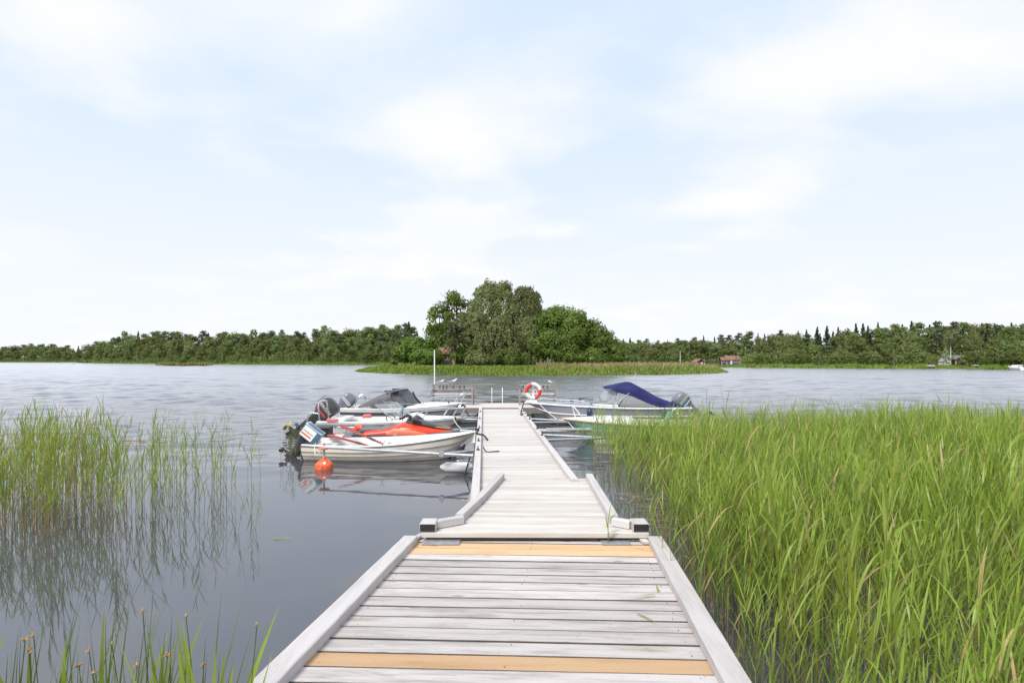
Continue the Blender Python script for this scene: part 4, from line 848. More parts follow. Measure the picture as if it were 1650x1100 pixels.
def gull(loc, rz, label, s=1.0):
    e = empty('gull', loc, rz, label, 'bird'); e.scale = (s, s, s)
    MB().super([(-0.20, 0, 0.115, 0.012, 0.006, 2), (-0.12, 0, 0.125, 0.04, 0.028, 2), (-0.03, 0, 0.135, 0.062, 0.055, 2), (0.06, 0, 0.15, 0.058, 0.058, 2), (0.11, 0, 0.185, 0.04, 0.045, 2), (0.135, 0, 0.225, 0.034, 0.036, 2), (0.165, 0, 0.24, 0.030, 0.030, 2), (0.185, 0, 0.24, 0.012, 0.012, 2)], 14, axis='x').build('body', 'gull_white', e, True)
    for q in (-1, 1):
        MB().super([(-0.25, q*0.022, 0.12, 0.006, 0.008, 2), (-0.12, q*0.048, 0.135, 0.016, 0.030, 2), (0.02, q*0.058, 0.145, 0.016, 0.038, 2), (0.07, q*0.052, 0.15, 0.008, 0.02, 2)], 10, axis='x').build('wing', 'gull_grey', e, True)
        MB().tube([(0.0, q*0.025, 0), (0.0, q*0.025, 0.10)], 0.005, 5).build('leg', 'beak', e)
    MB().tube([(0.183, 0, 0.24), (0.225, 0, 0.228)], [0.009, 0.002], 6).build('beak', 'beak', e)
gull((-2.93, 22.39, 1.323), R(15), 'white gull perched left on the bench back rail', 0.80); gull((-2.42, 22.39, 1.323), R(-12), 'white gull perched right on the left bench back rail', 0.95)
gull((1.60, 22.39, 1.323), R(170), 'small gull perched on the right bench back rail', 0.65)
# ------------------------------------------------------------------ far shore and island
SHX = [-700, -300, 0, 120, 150, 260, 400, 550, 700, 900, 1000, 1190, 1350, 1500, 1650, 1900, 2400]
SHY = [520, 500, 470, 440, 345, 300, 262, 240, 240, 230, 190, 158, 148, 136, 126, 112, 100]
def shore(px): return float(np.interp(px, SHX, SHY))
def land_h(px, d):
    top = np.interp(px, [-700, 100, 180, 250, 600, 1000, 1100, 1300, 1650, 2400], [4, 5, 9, 12, 12, 6, 7, 8, 8, 8])
    return 0.0 if d <= 0 else 0.55*min(1, d/6) + max(0, top*smooth01((d-16)/110))
def land_pt(px, d): Y = shore(px)+d; return Vector(((px-825)*Y/F, Y, land_h(px, d)))
ds = [-3, 0, 2, 6, 12, 20, 32, 46, 62, 80, 105, 140, 220, 400]; pxs = list(range(-700, 2401, 25)); V = []; Fq = []
for px in pxs:
    for d in ds:
        jit = 0 if d > 10 else 2.5*math.sin(px*0.11)+1.5*math.sin(px*0.053+1); p = land_pt(px, d); V.append((p.x, p.y+jit, p.z if d > 0 else -0.3+0.1*d))
nd = len(ds)
for i in range(len(pxs)-1):
    for j in range(nd-1): a = i*nd+j; Fq.append((a, a+nd, a+nd+1, a+1))
o = link_mesh('far_shore', np_mesh('far_shore', V, Fq, None, True), 'shore_ground'); tag(o, 'wooded far shore rising behind the lake', kind='structure')
# island: low mound, its outline in plan
def isl_front(x): return float(np.interp(x, [-31, -27, -20, -12, 0, 10, 22, 32, 38, 42], [108, 98, 91, 85, 81, 81, 84, 90, 96, 108]))
def isl_h(x, y):
    f = isl_front(x); d = y-f; back = 150 - abs(x-2)*0.6
    if d < 0 or y > back: return -0.4
    e = min(1, d/4)*min(1, (back-y)/6)*min(1, max(0, (x+31)/3))*min(1, max(0, (41-x)/3)); return -0.3+0.75*e+1.1*smooth01((d-8)/25)*e
xs = np.linspace(-33, 43, 60); ys = np.linspace(79, 152, 50); V = [(x, y, isl_h(x, y)) for x in xs for y in ys]; Fq = [(i*50+j, (i+1)*50+j, (i+1)*50+j+1, i*50+j+1) for i in range(59) for j in range(49)]
o = link_mesh('island', np_mesh('island', V, Fq, None, True), 'shore_ground'); tag(o, 'low grassy island with tall trees in the middle of the lake', kind='structure')
# islet on the left
def mound(name, c, rx, ry, h, label):
    n, m = 24, 6; V = []; Fs = []
    for j in range(m+1):
        for i in range(n):
            a = 2*math.pi*i/n; k = (1-j/m)*(1+0.12*math.sin(3*a)+0.07*math.sin(7*a+1)); V.append((c[0]+rx*k*math.cos(a), c[1]+ry*k*math.sin(a), -0.2+(h+0.2)*math.sin(j/m*math.pi/2)))
    for j in range(m):
        for i in range(n): Fs.append((j*n+i, j*n+(i+1) % n, (j+1)*n+(i+1) % n, (j+1)*n+i))
    o = MB().add(V, Fs).build(name, 'shore_ground', None, True); return tag(o, label, kind='structure')
islet_c = (-123, 205); mound('islet', islet_c, 10.5, 4, 0.5, 'tiny reedy islet on the left')

# ------------------------------------------------------------------ trees
def quads_from(C, size, rs, up=0.35, aspect=1.6, out=None):
    """leaf quads: centres C, random orientation"""
    n = len(C); nrm = rs.normal(size=(n, 3)) if out is None else out+rs.normal(size=(n, 3))*0.42; nrm[:, 2] = (np.abs(nrm[:, 2]) if out is None else nrm[:, 2])+up; nrm /= np.linalg.norm(nrm, axis=1)[:, None]
    t_ = rs.normal(size=(n, 3)); t_ -= nrm*np.sum(t_*nrm, 1)[:, None]; t_ /= np.linalg.norm(t_, axis=1)[:, None]; b = np.cross(nrm, t_)
    s_ = (size*rs.uniform(0.6, 1.35, n))[:, None]; t_ = t_*s_*aspect*0.5; b = b*s_*0.5
    V = np.stack([C-t_, C+b*0.9-t_*0.1, C+t_, C-b*0.9-t_*0.1], 1).reshape(-1, 3); return V, np.arange(4*n).reshape(-1, 4)
def crown_mesh(kind, seed, H, W, n, size):
    rs = np.random.default_rng(seed); C = []; N = []
    if kind in ('broad', 'open'):
        nc = 46 if kind == 'broad' else 30; per = n//nc; cz = 0.56 if kind == 'broad' else 0.66
        for k in range(nc):
            d = rs.normal(size=3); d /= np.linalg.norm(d); rad = rs.uniform(0.55, 1.0)**0.6
            if d[2] < -0.75: d[2] *= 0.5
            wob = 1+0.16*math.sin(3*math.atan2(d[1], d[0])+seed)+0.10*math.sin(5*d[2]+seed*2)
            hz = (0.44 if kind == 'broad' else 0.34)*H; c = np.array([d[0]*W/2*0.86*rad*wob, d[1]*W/2*0.86*rad*wob, cz*H+d[2]*hz*0.88*rad])
            if d[2] > 0.3: c[:2] *= 1-0.25*d[2]
            r = W*rs.uniform(0.09, 0.17); q = rs.normal(size=(per, 3)); q /= np.linalg.norm(q, axis=1)[:, None]; q *= rs.uniform(0.45, 1.0, (per, 1))**0.5*r*np.array([1.2, 1.2, 0.98]); C.append(c+q); cc = c-np.array([0, 0, cz*H]); N.append(q/np.linalg.norm(q, axis=1)[:, None]+0.5*cc/np.linalg.norm(cc))
    elif kind == 'birch':
        ns = n//14
        for k in range(ns):
            h = rs.uniform(0.10, 1.0)**0.8; w = W/2*(1.05-0.75*max(0, h-0.45)/0.55 if h > 0.45 else 0.95+0.1*h)*rs.uniform(0.35, 1.0)**0.5
            a = rs.uniform(0, 2*math.pi); w *= 1+0.22*math.sin(4*a+seed)+0.14*math.sin(7*h*6+a); p = np.array([w*math.cos(a), w*math.sin(a), h*H]); ln = rs.uniform(0.05, 0.16)*H*(0.5 if h > 0.85 else 1)
            u = np.linspace(0, 1, 14)[:, None]; out = np.array([math.cos(a), math.sin(a), 0])*0.03*W
            q = p+out*np.sqrt(u)-np.array([0, 0, 1])*ln*u**1.3+rs.normal(size=(14, 3))*0.012*H; q[:, 2] = np.maximum(q[:, 2], 0.02*H); C.append(q); N.append(np.repeat(np.array([[math.cos(a), math.sin(a), 0.35]]), 14, 0))
    elif kind == 'spruce':
        tiers = 26; per = n//tiers
        for k in range(tiers):
            h = 0.10+0.9*k/(tiers-1); w = W/2*(1-h)**0.85+0.01*W; m = max(6, int(per*(1.5-h))); nb = max(4, int(9*(1-h)+4)); ab = rs.uniform(0, 2*math.pi, nb); a = ab[rs.integers(0, nb, m)]+rs.normal(size=m)*0.10; r = w*rs.uniform(0.1, 1.0, m)*(1+0.2*np.sin(a*3+k))
            C.append(np.stack([r*np.cos(a), r*np.sin(a), h*H-0.25*r+rs.normal(size=m)*0.012*H], 1))
    elif kind == 'pine':
        nc = 24; per = n//nc
        for k in range(nc):
            h = rs.uniform(0.42, 0.97); w = W/2*(1.0-0.6*abs(h-0.6)/0.4)*rs.uniform(0.2, 1.0); a = rs.uniform(0, 2*math.pi); c = np.array([w*math.cos(a), w*math.sin(a), h*H]); r = W*rs.uniform(0.10, 0.19)
            q = rs.normal(size=(per, 3)); q /= np.linalg.norm(q, axis=1)[:, None]; C.append(c+q*rs.uniform(0.3, 1, (per, 1))**0.5*r*np.array([1.3, 1.3, 0.7]))
    C = np.concatenate(C); V, Fq = quads_from(C, size, rs, 0.22 if kind != 'birch' else 0.1, 1.6 if kind != 'birch' else 2.4, np.concatenate(N) if N else None); return V, Fq
def trunk_mesh(kind, seed, H, W, r):
    rs = random.Random(seed); mb = MB(); lean = rs.uniform(-0.03, 0.03)*H; top = 0.93*H if kind in ('spruce', 'pine', 'birch') else 0.82*H
    P = [(lean*(k/6)**2+rs.uniform(-1, 1)*0.006*H*(k > 0), rs.uniform(-1, 1)*0.006*H*(k > 0), -0.3 if k == 0 else top*k/6) for k in range(7)]; mb.tube(P, [r*1.3, r, r*0.86, r*0.72, r*0.55, r*0.36, r*0.12], 8)
    if kind != 'spruce':
        for k in range(9):
            h = rs.uniform(0.32, 0.80)*H; a = rs.uniform(0, 2*math.pi); ln = W*rs.uniform(0.25, 0.42); z = min(h+ln*0.75, 0.95*H); b = (lean*(h/H)**2, 0, h)
            mb.tube([b, (b[0]+ln*0.5*math.cos(a), ln*0.5*math.sin(a), h+(z-h)*0.45), (b[0]+ln*math.cos(a), ln*math.sin(a), z)], [r*0.38, r*0.24, r*0.06], 5)
    return mb.mesh('trunk', True)
def tree(name, loc, H, W, kind, seed, n, size, leaf, bark, label, group, rz=0.0, r=None):
    e = empty(name, loc, rz, label, 'tree', group)
    V, Fq = crown_mesh(kind, seed, H, W, n, size); link_mesh('crown', np_mesh('crown', V, Fq), leaf, e)
    link_mesh('trunk', trunk_mesh(kind, seed, H, W, r or 0.018*H), bark, e); return e
IG = 'trees on the island'
def isl(px, top, wpx, Y, kind, leaf, bark, label, name, n=5200, size=0.30, seed=0):
    x = (px-825)*Y/F; z0 = isl_h(x, Y); H = CAMH+(HOR-top)*Y/F - z0; W = wpx*Y/F*1.15
    return tree(name, (x, Y, z0), H, W, kind, seed, n, size, leaf, bark, label, IG, rz=seed*1.3)
isl(797, 455, 112, 112, 'birch', 'leaf_birch', 'birch_bark', 'tallest drooping birch in the middle of the island', 'birch_tree', 18000, 0.26, 11)
isl(846, 461, 62, 114, 'birch', 'leaf_birch', 'birch_bark', 'slim tall birch just right of the tallest island tree', 'birch_tree', 9000, 0.24, 12)
isl(766, 505, 76, 101, 'birch', 'leaf_birch', 'birch_bark', 'weeping birch at the front left of the tallest island birch', 'birch_tree', 10500, 0.22, 13)
isl(806, 512, 66, 98, 'birch', 'leaf_birch', 'birch_bark', 'weeping birch at the very front below the tallest island birch', 'birch_tree', 9750, 0.22, 14)
isl(848, 512, 52, 99, 'birch', 'leaf_birch', 'birch_bark', 'narrow weeping birch beside the dark island oak', 'birch_tree', 7500, 0.21, 15)
isl(735, 466, 60, 110, 'open', 'leaf_ash', 'bark', 'open crowned ash with bare trunk left of the island birches', 'ash_tree', 2900, 0.36, 16)
isl(708, 482, 44, 112, 'open', 'leaf_ash', 'bark', 'smaller open ash at the left edge of the island birches', 'ash_tree', 1500, 0.36, 17)
isl(905, 491, 100, 108, 'broad', 'leaf_oak', 'bark', 'large dark green oak right of the island birches', 'oak_tree', 13500, 0.34, 18)
isl(880, 530, 66, 99, 'broad', 'leaf_oak', 'bark', 'low dark oak at the front beside the island birches', 'oak_tree', 7800, 0.31, 19)
isl(938, 514, 84, 104, 'broad', 'leaf_oak', 'bark', 'rounded oak second from the right end of the island', 'oak_tree', 10500, 0.33, 20)
isl(972, 532, 58, 103, 'broad', 'leaf_oak', 'bark', 'smaller oak at the right end of the island trees', 'oak_tree', 6300, 0.31, 21)
isl(990, 556, 34, 101, 'broad', 'leaf_ash', 'bark', 'low pale bush at the right tip of the island trees', 'bush', 2700, 0.26, 22)
isl(712, 520, 80, 116, 'broad', 'leaf_ash', 'bark', 'broad green tree behind the island cottage', 'maple_tree', 9000, 0.33, 23)
isl(672, 543, 56, 112, 'broad', 'leaf_oak', 'bark', 'rounded tree at the left end of the island', 'maple_tree', 6300, 0.31, 24)
isl(652, 556, 36, 114, 'broad', 'leaf_ash', 'bark', 'small tree at the left tip of the island wood', 'maple_tree', 3300, 0.29, 25)
isl(690, 560, 44, 100, 'broad', 'leaf_oak', 'bark', 'low bushy tree left of the island cottage', 'maple_tree', 4500, 0.28, 26)
isl(752, 548, 44, 97.5, 'broad', 'leaf_ash', 'bark', 'low leafy bush right of the island cottage', 'bush', 3900, 0.24, 27)
isl(634, 577, 12, 102, 'broad', 'leaf_wood', 'bark', 'small conical bush standing alone at the left island tip', 'bush', 800, 0.22, 28)
isl(915, 556, 54, 97, 'broad', 'leaf_oak', 'bark', 'low front bush under the large island oak', 'bush', 4800, 0.26, 29)
isl(955, 562, 44, 97, 'broad', 'leaf_oak', 'bark', 'low front bush under the right island oaks', 'bush', 3900, 0.26, 30)
isl(822, 562, 60, 96, 'broad', 'leaf_ash', 'bark', 'low leafy shrub at the foot of the front birches', 'bush', 4500, 0.22, 31)
isl(776, 566, 46, 96, 'broad', 'leaf_birch', 'bark', 'low willow shrub at the foot of the left birches', 'bush', 3600, 0.22, 32)
isl(860, 470, 40, 120, 'birch', 'leaf_birch', 'birch_bark', 'birch top showing behind the slim tall island birch', 'birch_tree', 4800, 0.26, 33)
pt_ = empty('pine_tree', ((732-825)*96/F, 96, isl_h(-10, 96)), 0, 'red barked pine trunk in front of the island cottage', 'tree', IG)
MB().tube([(0, 0, -0.3), (0.05, 0, 3), (-0.1, 0, 6.5)], [0.28, 0.24, 0.16], 10).build('trunk', 'pine_bark', pt_, True)
V, Fq = crown_mesh('pine', 40, 8.5, 5.0, 1500, 0.34); link_mesh('crown', np_mesh('crown', V, Fq), 'needle_pine', pt_)
# far wood prototypes (unit height), shared by all copies
PROTO = []
for i, (k, w, n, sz, leaf, bark, nm, lab) in enumerate((
    ('broad', 0.72, 2300, 0.036, 'leaf_wood', 'bark', 'broadleaf_tree', 'rounded dark green leafy tree'), ('broad', 0.62, 2200, 0.034, 'leaf_wood', 'bark', 'broadleaf_tree', 'rounded dark green leafy tree'),
    ('broad', 0.66, 2200, 0.036, 'leaf_wood_pale', 'bark', 'broadleaf_tree', 'pale green leafy tree'), ('open', 0.60, 1100, 0.038, 'leaf_wood_pale', 'bark', 'broadleaf_tree', 'pale green leafy tree'),
    ('birch', 0.46, 2000, 0.026, 'leaf_wood_pale', 'birch_bark', 'birch_tree', 'slender pale birch'), ('spruce', 0.46, 1900, 0.034, 'needle', 'bark', 'spruce_tree', 'dark pointed spruce'),
    ('spruce', 0.40, 1700, 0.032, 'needle', 'bark', 'spruce_tree', 'dark pointed spruce'), ('pine', 0.50, 1300, 0.036, 'needle_pine', 'pine_bark', 'pine_tree', 'grey green pine'),
    ('broad', 0.80, 2300, 0.038, 'leaf_wood', 'bark', 'broadleaf_tree', 'rounded dark green leafy tree'))):
    V, Fq = crown_mesh(k, 100+i, 1.0, w, n, sz); me = np_mesh('crown', V, Fq); me.materials.append(M[leaf]); tm = trunk_mesh(k, 100+i, 1.0, w, 0.016); tm.materials.append(M[bark]); PROTO.append((me, tm, nm, lab))
SKX = [-60, 0, 60, 130, 150, 175, 205, 250, 330, 400, 470, 520, 560, 610, 660, 720, 980, 1000, 1050, 1090, 1150, 1210, 1280, 1340, 1400, 1450, 1520, 1600, 1650, 1720]
SKY_ = [556, 556, 553, 558, 553, 543, 536, 533, 536, 535, 533, 529, 531, 527, 524, 526, 545, 545, 549, 546, 541, 537, 534, 529, 526, 523, 521, 519, 519, 519]
def far_tree(px, d, frac, ids, rs, where, wf=1.0):
    if d < 30 and (1108 < px < 1206 or 1508 < px < 1562): return
    p = land_pt(px, d); base = HOR+(CAMH-0.5)*F/shore(px); top = base+(np.interp(px, SKX, SKY_)-base)*frac; H = (CAMH+(HOR-top)*p.y/F)-p.z
    me, tm, nm, lab = PROTO[rs.choice(ids)]; H = max(4.0, min(H, 24))
    e = empty(nm, (p.x, p.y, p.z-0.1), 0, lab+' '+('at the water edge of ' if frac < 0.55 else 'on the skyline of ' if frac > 0.88 else 'halfway up in ')+where, 'tree', nm.replace('_', ' ')+'s in '+where); ww = H*rs.uniform(0.85, 1.2)*wf; rz = rs.uniform(0, 6.28)
    for nme, m in (('crown', me), ('trunk', tm)):
        c = share(nme, m, e, (0, 0, 0), (0, 0, rz), (ww, ww, H))
rs = random.Random(5)
def wood_rows(x0, x1, rows, where):
    for d, frac, step, ids in rows:
        px = x0+rs.uniform(0, step)
        while px < x1: far_tree(px, d*rs.uniform(0.85, 1.2), frac*rs.uniform(0.94, 1.09), ids, rs, where); px += step*rs.uniform(0.7, 1.35)
L_ = (0, 1, 2, 8, 0, 1, 3)
wood_rows(-40, 148, ((5, 0.68, 17, L_), (22, 0.90, 15, L_+(7,)), (45, 1.0, 14, (0, 1, 5, 7, 8))), 'the low far left wood')
wood_rows(150, 668, ((7, 0.42, 20, L_+(4,)), (22, 0.62, 18, L_), (40, 0.80, 16, L_+(4, 7)), (66, 1.0, 14, (0, 1, 8, 2, 7, 4)), (80, 0.99, 24, (0, 1, 8, 5, 7))), 'the left shore wood')
wood_rows(985, 1690, ((5, 0.40, 20, L_+(4,)), (17, 0.60, 18, L_+(4, 7)), (32, 0.76, 17, (0, 1, 2, 7, 8, 4, 5)), (52, 0.93, 17, (0, 1, 5, 6, 7, 8, 4, 2)), (74, 1.0, 14, (5, 6, 0, 5, 8, 7))), 'the right shore wood')
wood_rows(985, 1135, ((14, 0.70, 15, L_), (36, 0.88, 13, L_), (60, 0.92, 12, (0, 1, 8, 2))), 'the right shore wood')
wood_rows(-95, -40, ((20, 0.9, 16, L_), (45, 1.0, 16, L_)), 'the low far left wood')
# brushwood filling the floor of the far woods, one mass
def scatter_mass(name, pts, r, per, size, leaf, label, seed):
    rs_ = np.random.default_rng(seed); C = []
    for p in pts: q = rs_.normal(size=(per, 3))*np.array([r, r*0.6, r*0.5]); q[:, 2] = np.abs(q[:, 2]); C.append(np.array(p)+q)
    V, Fq = quads_from(np.concatenate(C), size, rs_); o = link_mesh(name, np_mesh(name, V, Fq), leaf); return tag(o, label, kind='stuff')
pts = [tuple(land_pt(px+random.uniform(-5, 5), d)) for px in range(-40, 1700, 9) if not 690 < px < 980 for d in ((10, 16, 26, 44) if px > 900 else (9, 18, 36, 60)) if random.random() < 0.9 and not (d < 30 and (1105 < px < 1208 or 1505 < px < 1565))]
scatter_mass('undergrowth', [(x, y, z+0.6) for x, y, z in pts], 3.2, 64, 0.55, 'leaf_wood', 'dark undergrowth filling the far woods', 3)
# ------------------------------------------------------------------ bank reeds (uncountable)
def blades(name, P, Hh, wid, mats, label, seed, lean=0.25):
    rs_ = np.random.default_rng(seed); n = len(P); P = np.asarray(P); a = rs_.uniform(0, math.pi, n); dx = np.stack([np.cos(a), np.sin(a), 0*a], 1)*wid/2; h = np.asarray(Hh)
    ln = rs_.normal(size=(n, 2))*lean*0.5+np.array([0.12, 0]); m = P+np.stack([ln[:, 0]*h*0.3, ln[:, 1]*h*0.3, h*0.6], 1); tp = P+np.stack([ln[:, 0]*h, ln[:, 1]*h, h], 1)
    V = np.stack([P-dx*0.6, P+dx*0.6, m+dx, tp+dx*0.15, tp-dx*0.15, m-dx], 1).reshape(-1, 3); i = np.arange(n)[:, None]*6
    Fq = np.concatenate([i+np.array([[0, 1, 2, 5]]), i+np.array([[5, 2, 3, 4]])], 1).reshape(-1, 4); o = link_mesh(name, np_mesh(name, V, Fq), mats); return tag(o, label, kind='stuff')
P = []; Hh = []; P2 = []; H2 = []
for k in range(26000):
    x = rng.uniform(-31, 41); f = isl_front(x)+0.7*math.sin(x*0.9)+0.5*math.sin(x*2.3); d = rng.uniform(0, 1)**1.3*15; h = rng.uniform(0.5, 1.0)*min(1, 0.35+d/5)*(0.6 if x < -24 or x > 34 else 1)
    tan = (x > 4 and d > 5 and rng.uniform() < 0.55) or rng.uniform() < 0.08
    z = max(-0.05, isl_h(x, f+d)); (P2 if tan else P).append((x, f+d, z)); (H2 if tan else Hh).append(h*(1.5 if tan and x > 4 else 1))
blades('shore_reeds', P, Hh, 0.20, 'bank_reed', 'green reeds fringing the island shore', 8); blades('shore_reeds', P2, H2, 0.16, 'bank_tan', 'tan plumed reeds along the right half of the island shore', 9)
P = []; Hh = []
for k in range(26000):
    px = rng.uniform(-60, 1720)
    if 690 < px < 960: continue
    d = rng.uniform(-1, 1)**2*9+rng.uniform(-2, 2); p = land_pt(px, d); jit = 2.5*math.sin(px*0.11)+1.5*math.sin(px*0.053+1); P.append((p.x, p.y+jit, max(0, p.z))); Hh.append(rng.uniform(0.35, 0.9)*(0.45 if 1100 < px < 1205 or 1490 < px < 1575 else 1))
blades('shore_reeds', P, Hh, 0.5, 'bank_reed', 'pale green reeds along the far shores', 10)
P = []; Hh = []
for k in range(1500): a = rng.uniform(0, 6.28); r_ = rng.uniform(0, 1)**0.5; P.append((islet_c[0]+10.5*r_*math.cos(a), islet_c[1]+4*r_*math.sin(a), 0.2)); Hh.append(rng.uniform(0.4, 1.1))
blades('shore_reeds', P, Hh, 0.4, 'bank_tan', 'tan reeds covering the tiny islet on the left', 11)
tree('bush', (islet_c[0]-0.5, islet_c[1], 0.3), 3.0, 2.6, 'broad', 50, 700, 0.3, 'leaf_ash', 'bark', 'green bush on the tiny reedy islet on the left', None)
# ------------------------------------------------------------------ cottages
def cottage(name, loc, rz, w, dpt, h, rh, wall, roof, label, wins, door=None, chim=None, gable=False, trim='white_paint'):
    e = empty(name, loc, rz, label, 'house')
    ax = [(-w/2, -dpt/2), (w/2, -dpt/2), (w/2, dpt/2), (-w/2, dpt/2)]; mb = MB(); mb.prism(ax, -0.6, h)
    if not gable: mb.add([(-w/2, -dpt/2, h), (-w/2, dpt/2, h), (-w/2, 0, h+rh), (w/2, -dpt/2, h), (w/2, dpt/2, h), (w/2, 0, h+rh)], [(0, 2, 1), (3, 4, 5)])
    else: mb.add([(-w/2, -dpt/2, h), (w/2, -dpt/2, h), (0, -dpt/2, h+rh), (-w/2, dpt/2, h), (w/2, dpt/2, h), (0, dpt/2, h+rh)], [(0, 1, 2), (3, 5, 4)])
    mb.build('wall', wall, e); o_ = 0.35; t_ = 0.14; rm = MB()
    for s_ in (-1, 1):
        if not gable: sec = lambda x: [(x, s_*(dpt/2+o_), h-o_*rh/(dpt/2)), (x, 0, h+rh), (x, 0, h+rh+t_), (x, s_*(dpt/2+o_), h-o_*rh/(dpt/2)+t_)]; a, b = sec(-w/2-o_), sec(w/2+o_)
        else: sec = lambda y_: [(s_*(w/2+o_), y_, h-o_*rh/(w/2)), (0, y_, h+rh), (0, y_, h+rh+t_), (s_*(w/2+o_), y_, h-o_*rh/(w/2)+t_)]; a, b = sec(-dpt/2-o_), sec(dpt/2+o_)
        rm.loft([a, b])
    rf = rm.build('roof', roof, e)
    if chim: x, cw, ch = chim; MB().box((x-cw/2, -dpt/2-0.5, -0.3) if name == 'cottage_stack' else (x-cw/2, -0.4, h+rh-0.6), (x+cw/2, 0.3, h+rh+ch)).build('chimney', 'chimney_brick', rf)
    for x, z, ww, wh in wins:
        f = MB().box((x-ww/2, -dpt/2-0.05, z), (x+ww/2, -dpt/2+0.02, z+wh)).build('window', trim, e)
        for q in (-1, 1): MB().box((x+q*ww/4-ww/5.2, -dpt/2-0.058, z+wh*0.1), (x+q*ww/4+ww/5.2, -dpt/2-0.03, z+wh*0.9)).build('pane', 'pane', f)
    if door: x, dw, dh = door; MB().box((x-dw/2, -dpt/2-0.05, 0), (x+dw/2, -dpt/2+0.02, dh)).build('door', trim, e)
    for x in (-w/2-0.02, w/2+0.02): MB().box((x-0.08, -dpt/2-0.03, -0.3), (x+0.08, -dpt/2+0.1, h-0.05)).build('corner_board', trim, e)
    return e
def gpos(px, py, Y): p = at(px, py, Y); return (p.x, p.y, p.z)
c1 = cottage('cottage', gpos(1181, 586.5, 170), R(-2), 5.4, 4.0, 1.75, 1.25, 'blue_wall', 'roof_tile', 'red roofed lakeside cottage with chimney on the right shore', ((0.2, 0.6, 0.9, 0.9), (1.5, 0.6, 1.2, 0.9)), (-0.9, 0.7, 1.5), (-2.3, 0.55, 0.35))
an = cottage('cottage', gpos(1165, 586.5, 169.5), R(-2), 2.6, 3.4, 1.55, 0.9, 'falu_red', 'roof_tile', 'low red roofed annex on the left side of the lakeside cottage', ((-0.4, 0.6, 0.8, 0.7),), None)
cottage('boathouse', gpos(1125, 587.5, 168), R(14), 2.6, 2.4, 0.9, 0.8, 'falu_red', 'roof_tile', 'small red boathouse left of the red roofed cottage', ((-0.4, 0.2, 0.5, 0.4),), (0.5, 0.6, 0.8), gable=True)
cottage('cottage', gpos(1543, 584.5, 147), R(-8), 2.8, 3.4, 1.1, 0.75, 'falu_red', 'roof_grey', 'small red cottage with white gable trim on the far right shore', ((0.3, 0.35, 0.6, 0.6),), None, gable=True)
cottage('cottage', gpos(1531, 584, 149), R(-2), 4.2, 3.0, 1.5, 0.35, 'white_paint', 'roof_grey', 'low white cottage beside the small red gabled one on the far right', ((0.0, 0.5, 0.6, 0.7), (-1.3, 0.5, 0.9, 0.7)), (1.2, 0.6, 1.3))
cottage('cottage', gpos(722, 586, 104), R(-14), 2.9, 2.8, 2.0, 1.0, 'dark_wood', 'roof_tile', 'small dark cottage with tiled roof half hidden among the island trees', ((0.45, 0.75, 0.75, 0.75),), None, (-0.5, 0.4, 0.25), trim='motor_cream')
c1.scale = an.scale = (0.74, 0.74, 0.84); c1.location.x -= 0.4; an.location.x += 0.35; an.location.y += 0.4
for px, top, base, Y, lab in ((1096, 566, 590, 165, 'white flagpole left of the red roofed cottage'), (1532, 560, 587, 147, 'white flagpole in front of the far right cottages')):
    p = at(px, base, Y); e = empty('flag_pole', p, 0, lab, 'flagpole'); hh = (base-top)*Y/F; MB().tube([(0, 0, 0), (0, 0, hh)], [0.09, 0.05], 8).build('pole', 'white_paint', e, True); MB().lathe([(0.02, 0), (0.10, 0.06), (0.10, 0.12), (0.02, 0.18)], 8, (0, 0, hh)).build('finial', 'brass', e, True)
# moored white boat far right
H = Hull(5.0, 2.0, 0.6, 0.6, 0.9, 0.2, 0.8, 2.0, 0.9, 0.3, True); p = at(1637, 596, 122)
fb = empty('cabin_boat', (p.x, p.y-2, 0), R(80), 'white cabin boat moored at the far right shore', 'boat'); H.shell(0, 1, 8).build('hull', 'gelcoat', fb, True); H.transom(0.05).build('transom', 'gelcoat', fb); H.deck(0.0, 0.99, dz=0.01).build('deck', 'gelcoat', fb, True)
MB().super([(0.6, 2.2, 0, 1.3, 0.75, 4), (1.05, 2.1, 0, 1.1, 0.66, 4), (1.12, 2.1, 0, 1.0, 0.6, 4)], 20).build('cabin', 'gelcoat', fb, True); MB().box((0.95, -0.6, 0.75), (1.05, 0.6, 0.95)).build('cabin_window', 'pane', fb)
for px, py, Y, s_, lab in ((118, 586.5, 275, 0.9, 'grey rock breaking the water on the far left'), (98, 586, 290, 0.5, 'smaller grey rock left of the bigger water rock'), (1572, 589, 134, 0.7, 'pale boulder on the far right shore'), (1500, 589.5, 136, 0.9, 'grey boulder left of the far right cottages')):
    p = at(px, py, Y); V = []; rs_ = random.Random(px); mb = MB().lathe([(0.3, -0.3), (0.9, -0.1), (1.0, 0.15), (0.75, 0.42), (0.3, 0.55), (0.05, 0.58)], 10); mb.v = [(x*(1.2+rs_.uniform(-.15, .15)), y*(0.9+rs_.uniform(-.15, .15)), z*(0.8+rs_.uniform(-.1, .1))) for x, y, z in mb.v]
    o = mb.build('boulder', 'stone', None, True, loc=(p.x, p.y, max(0, p.z-0.1))); o.scale = (s_, s_, s_); tag(o, lab, 'rock')
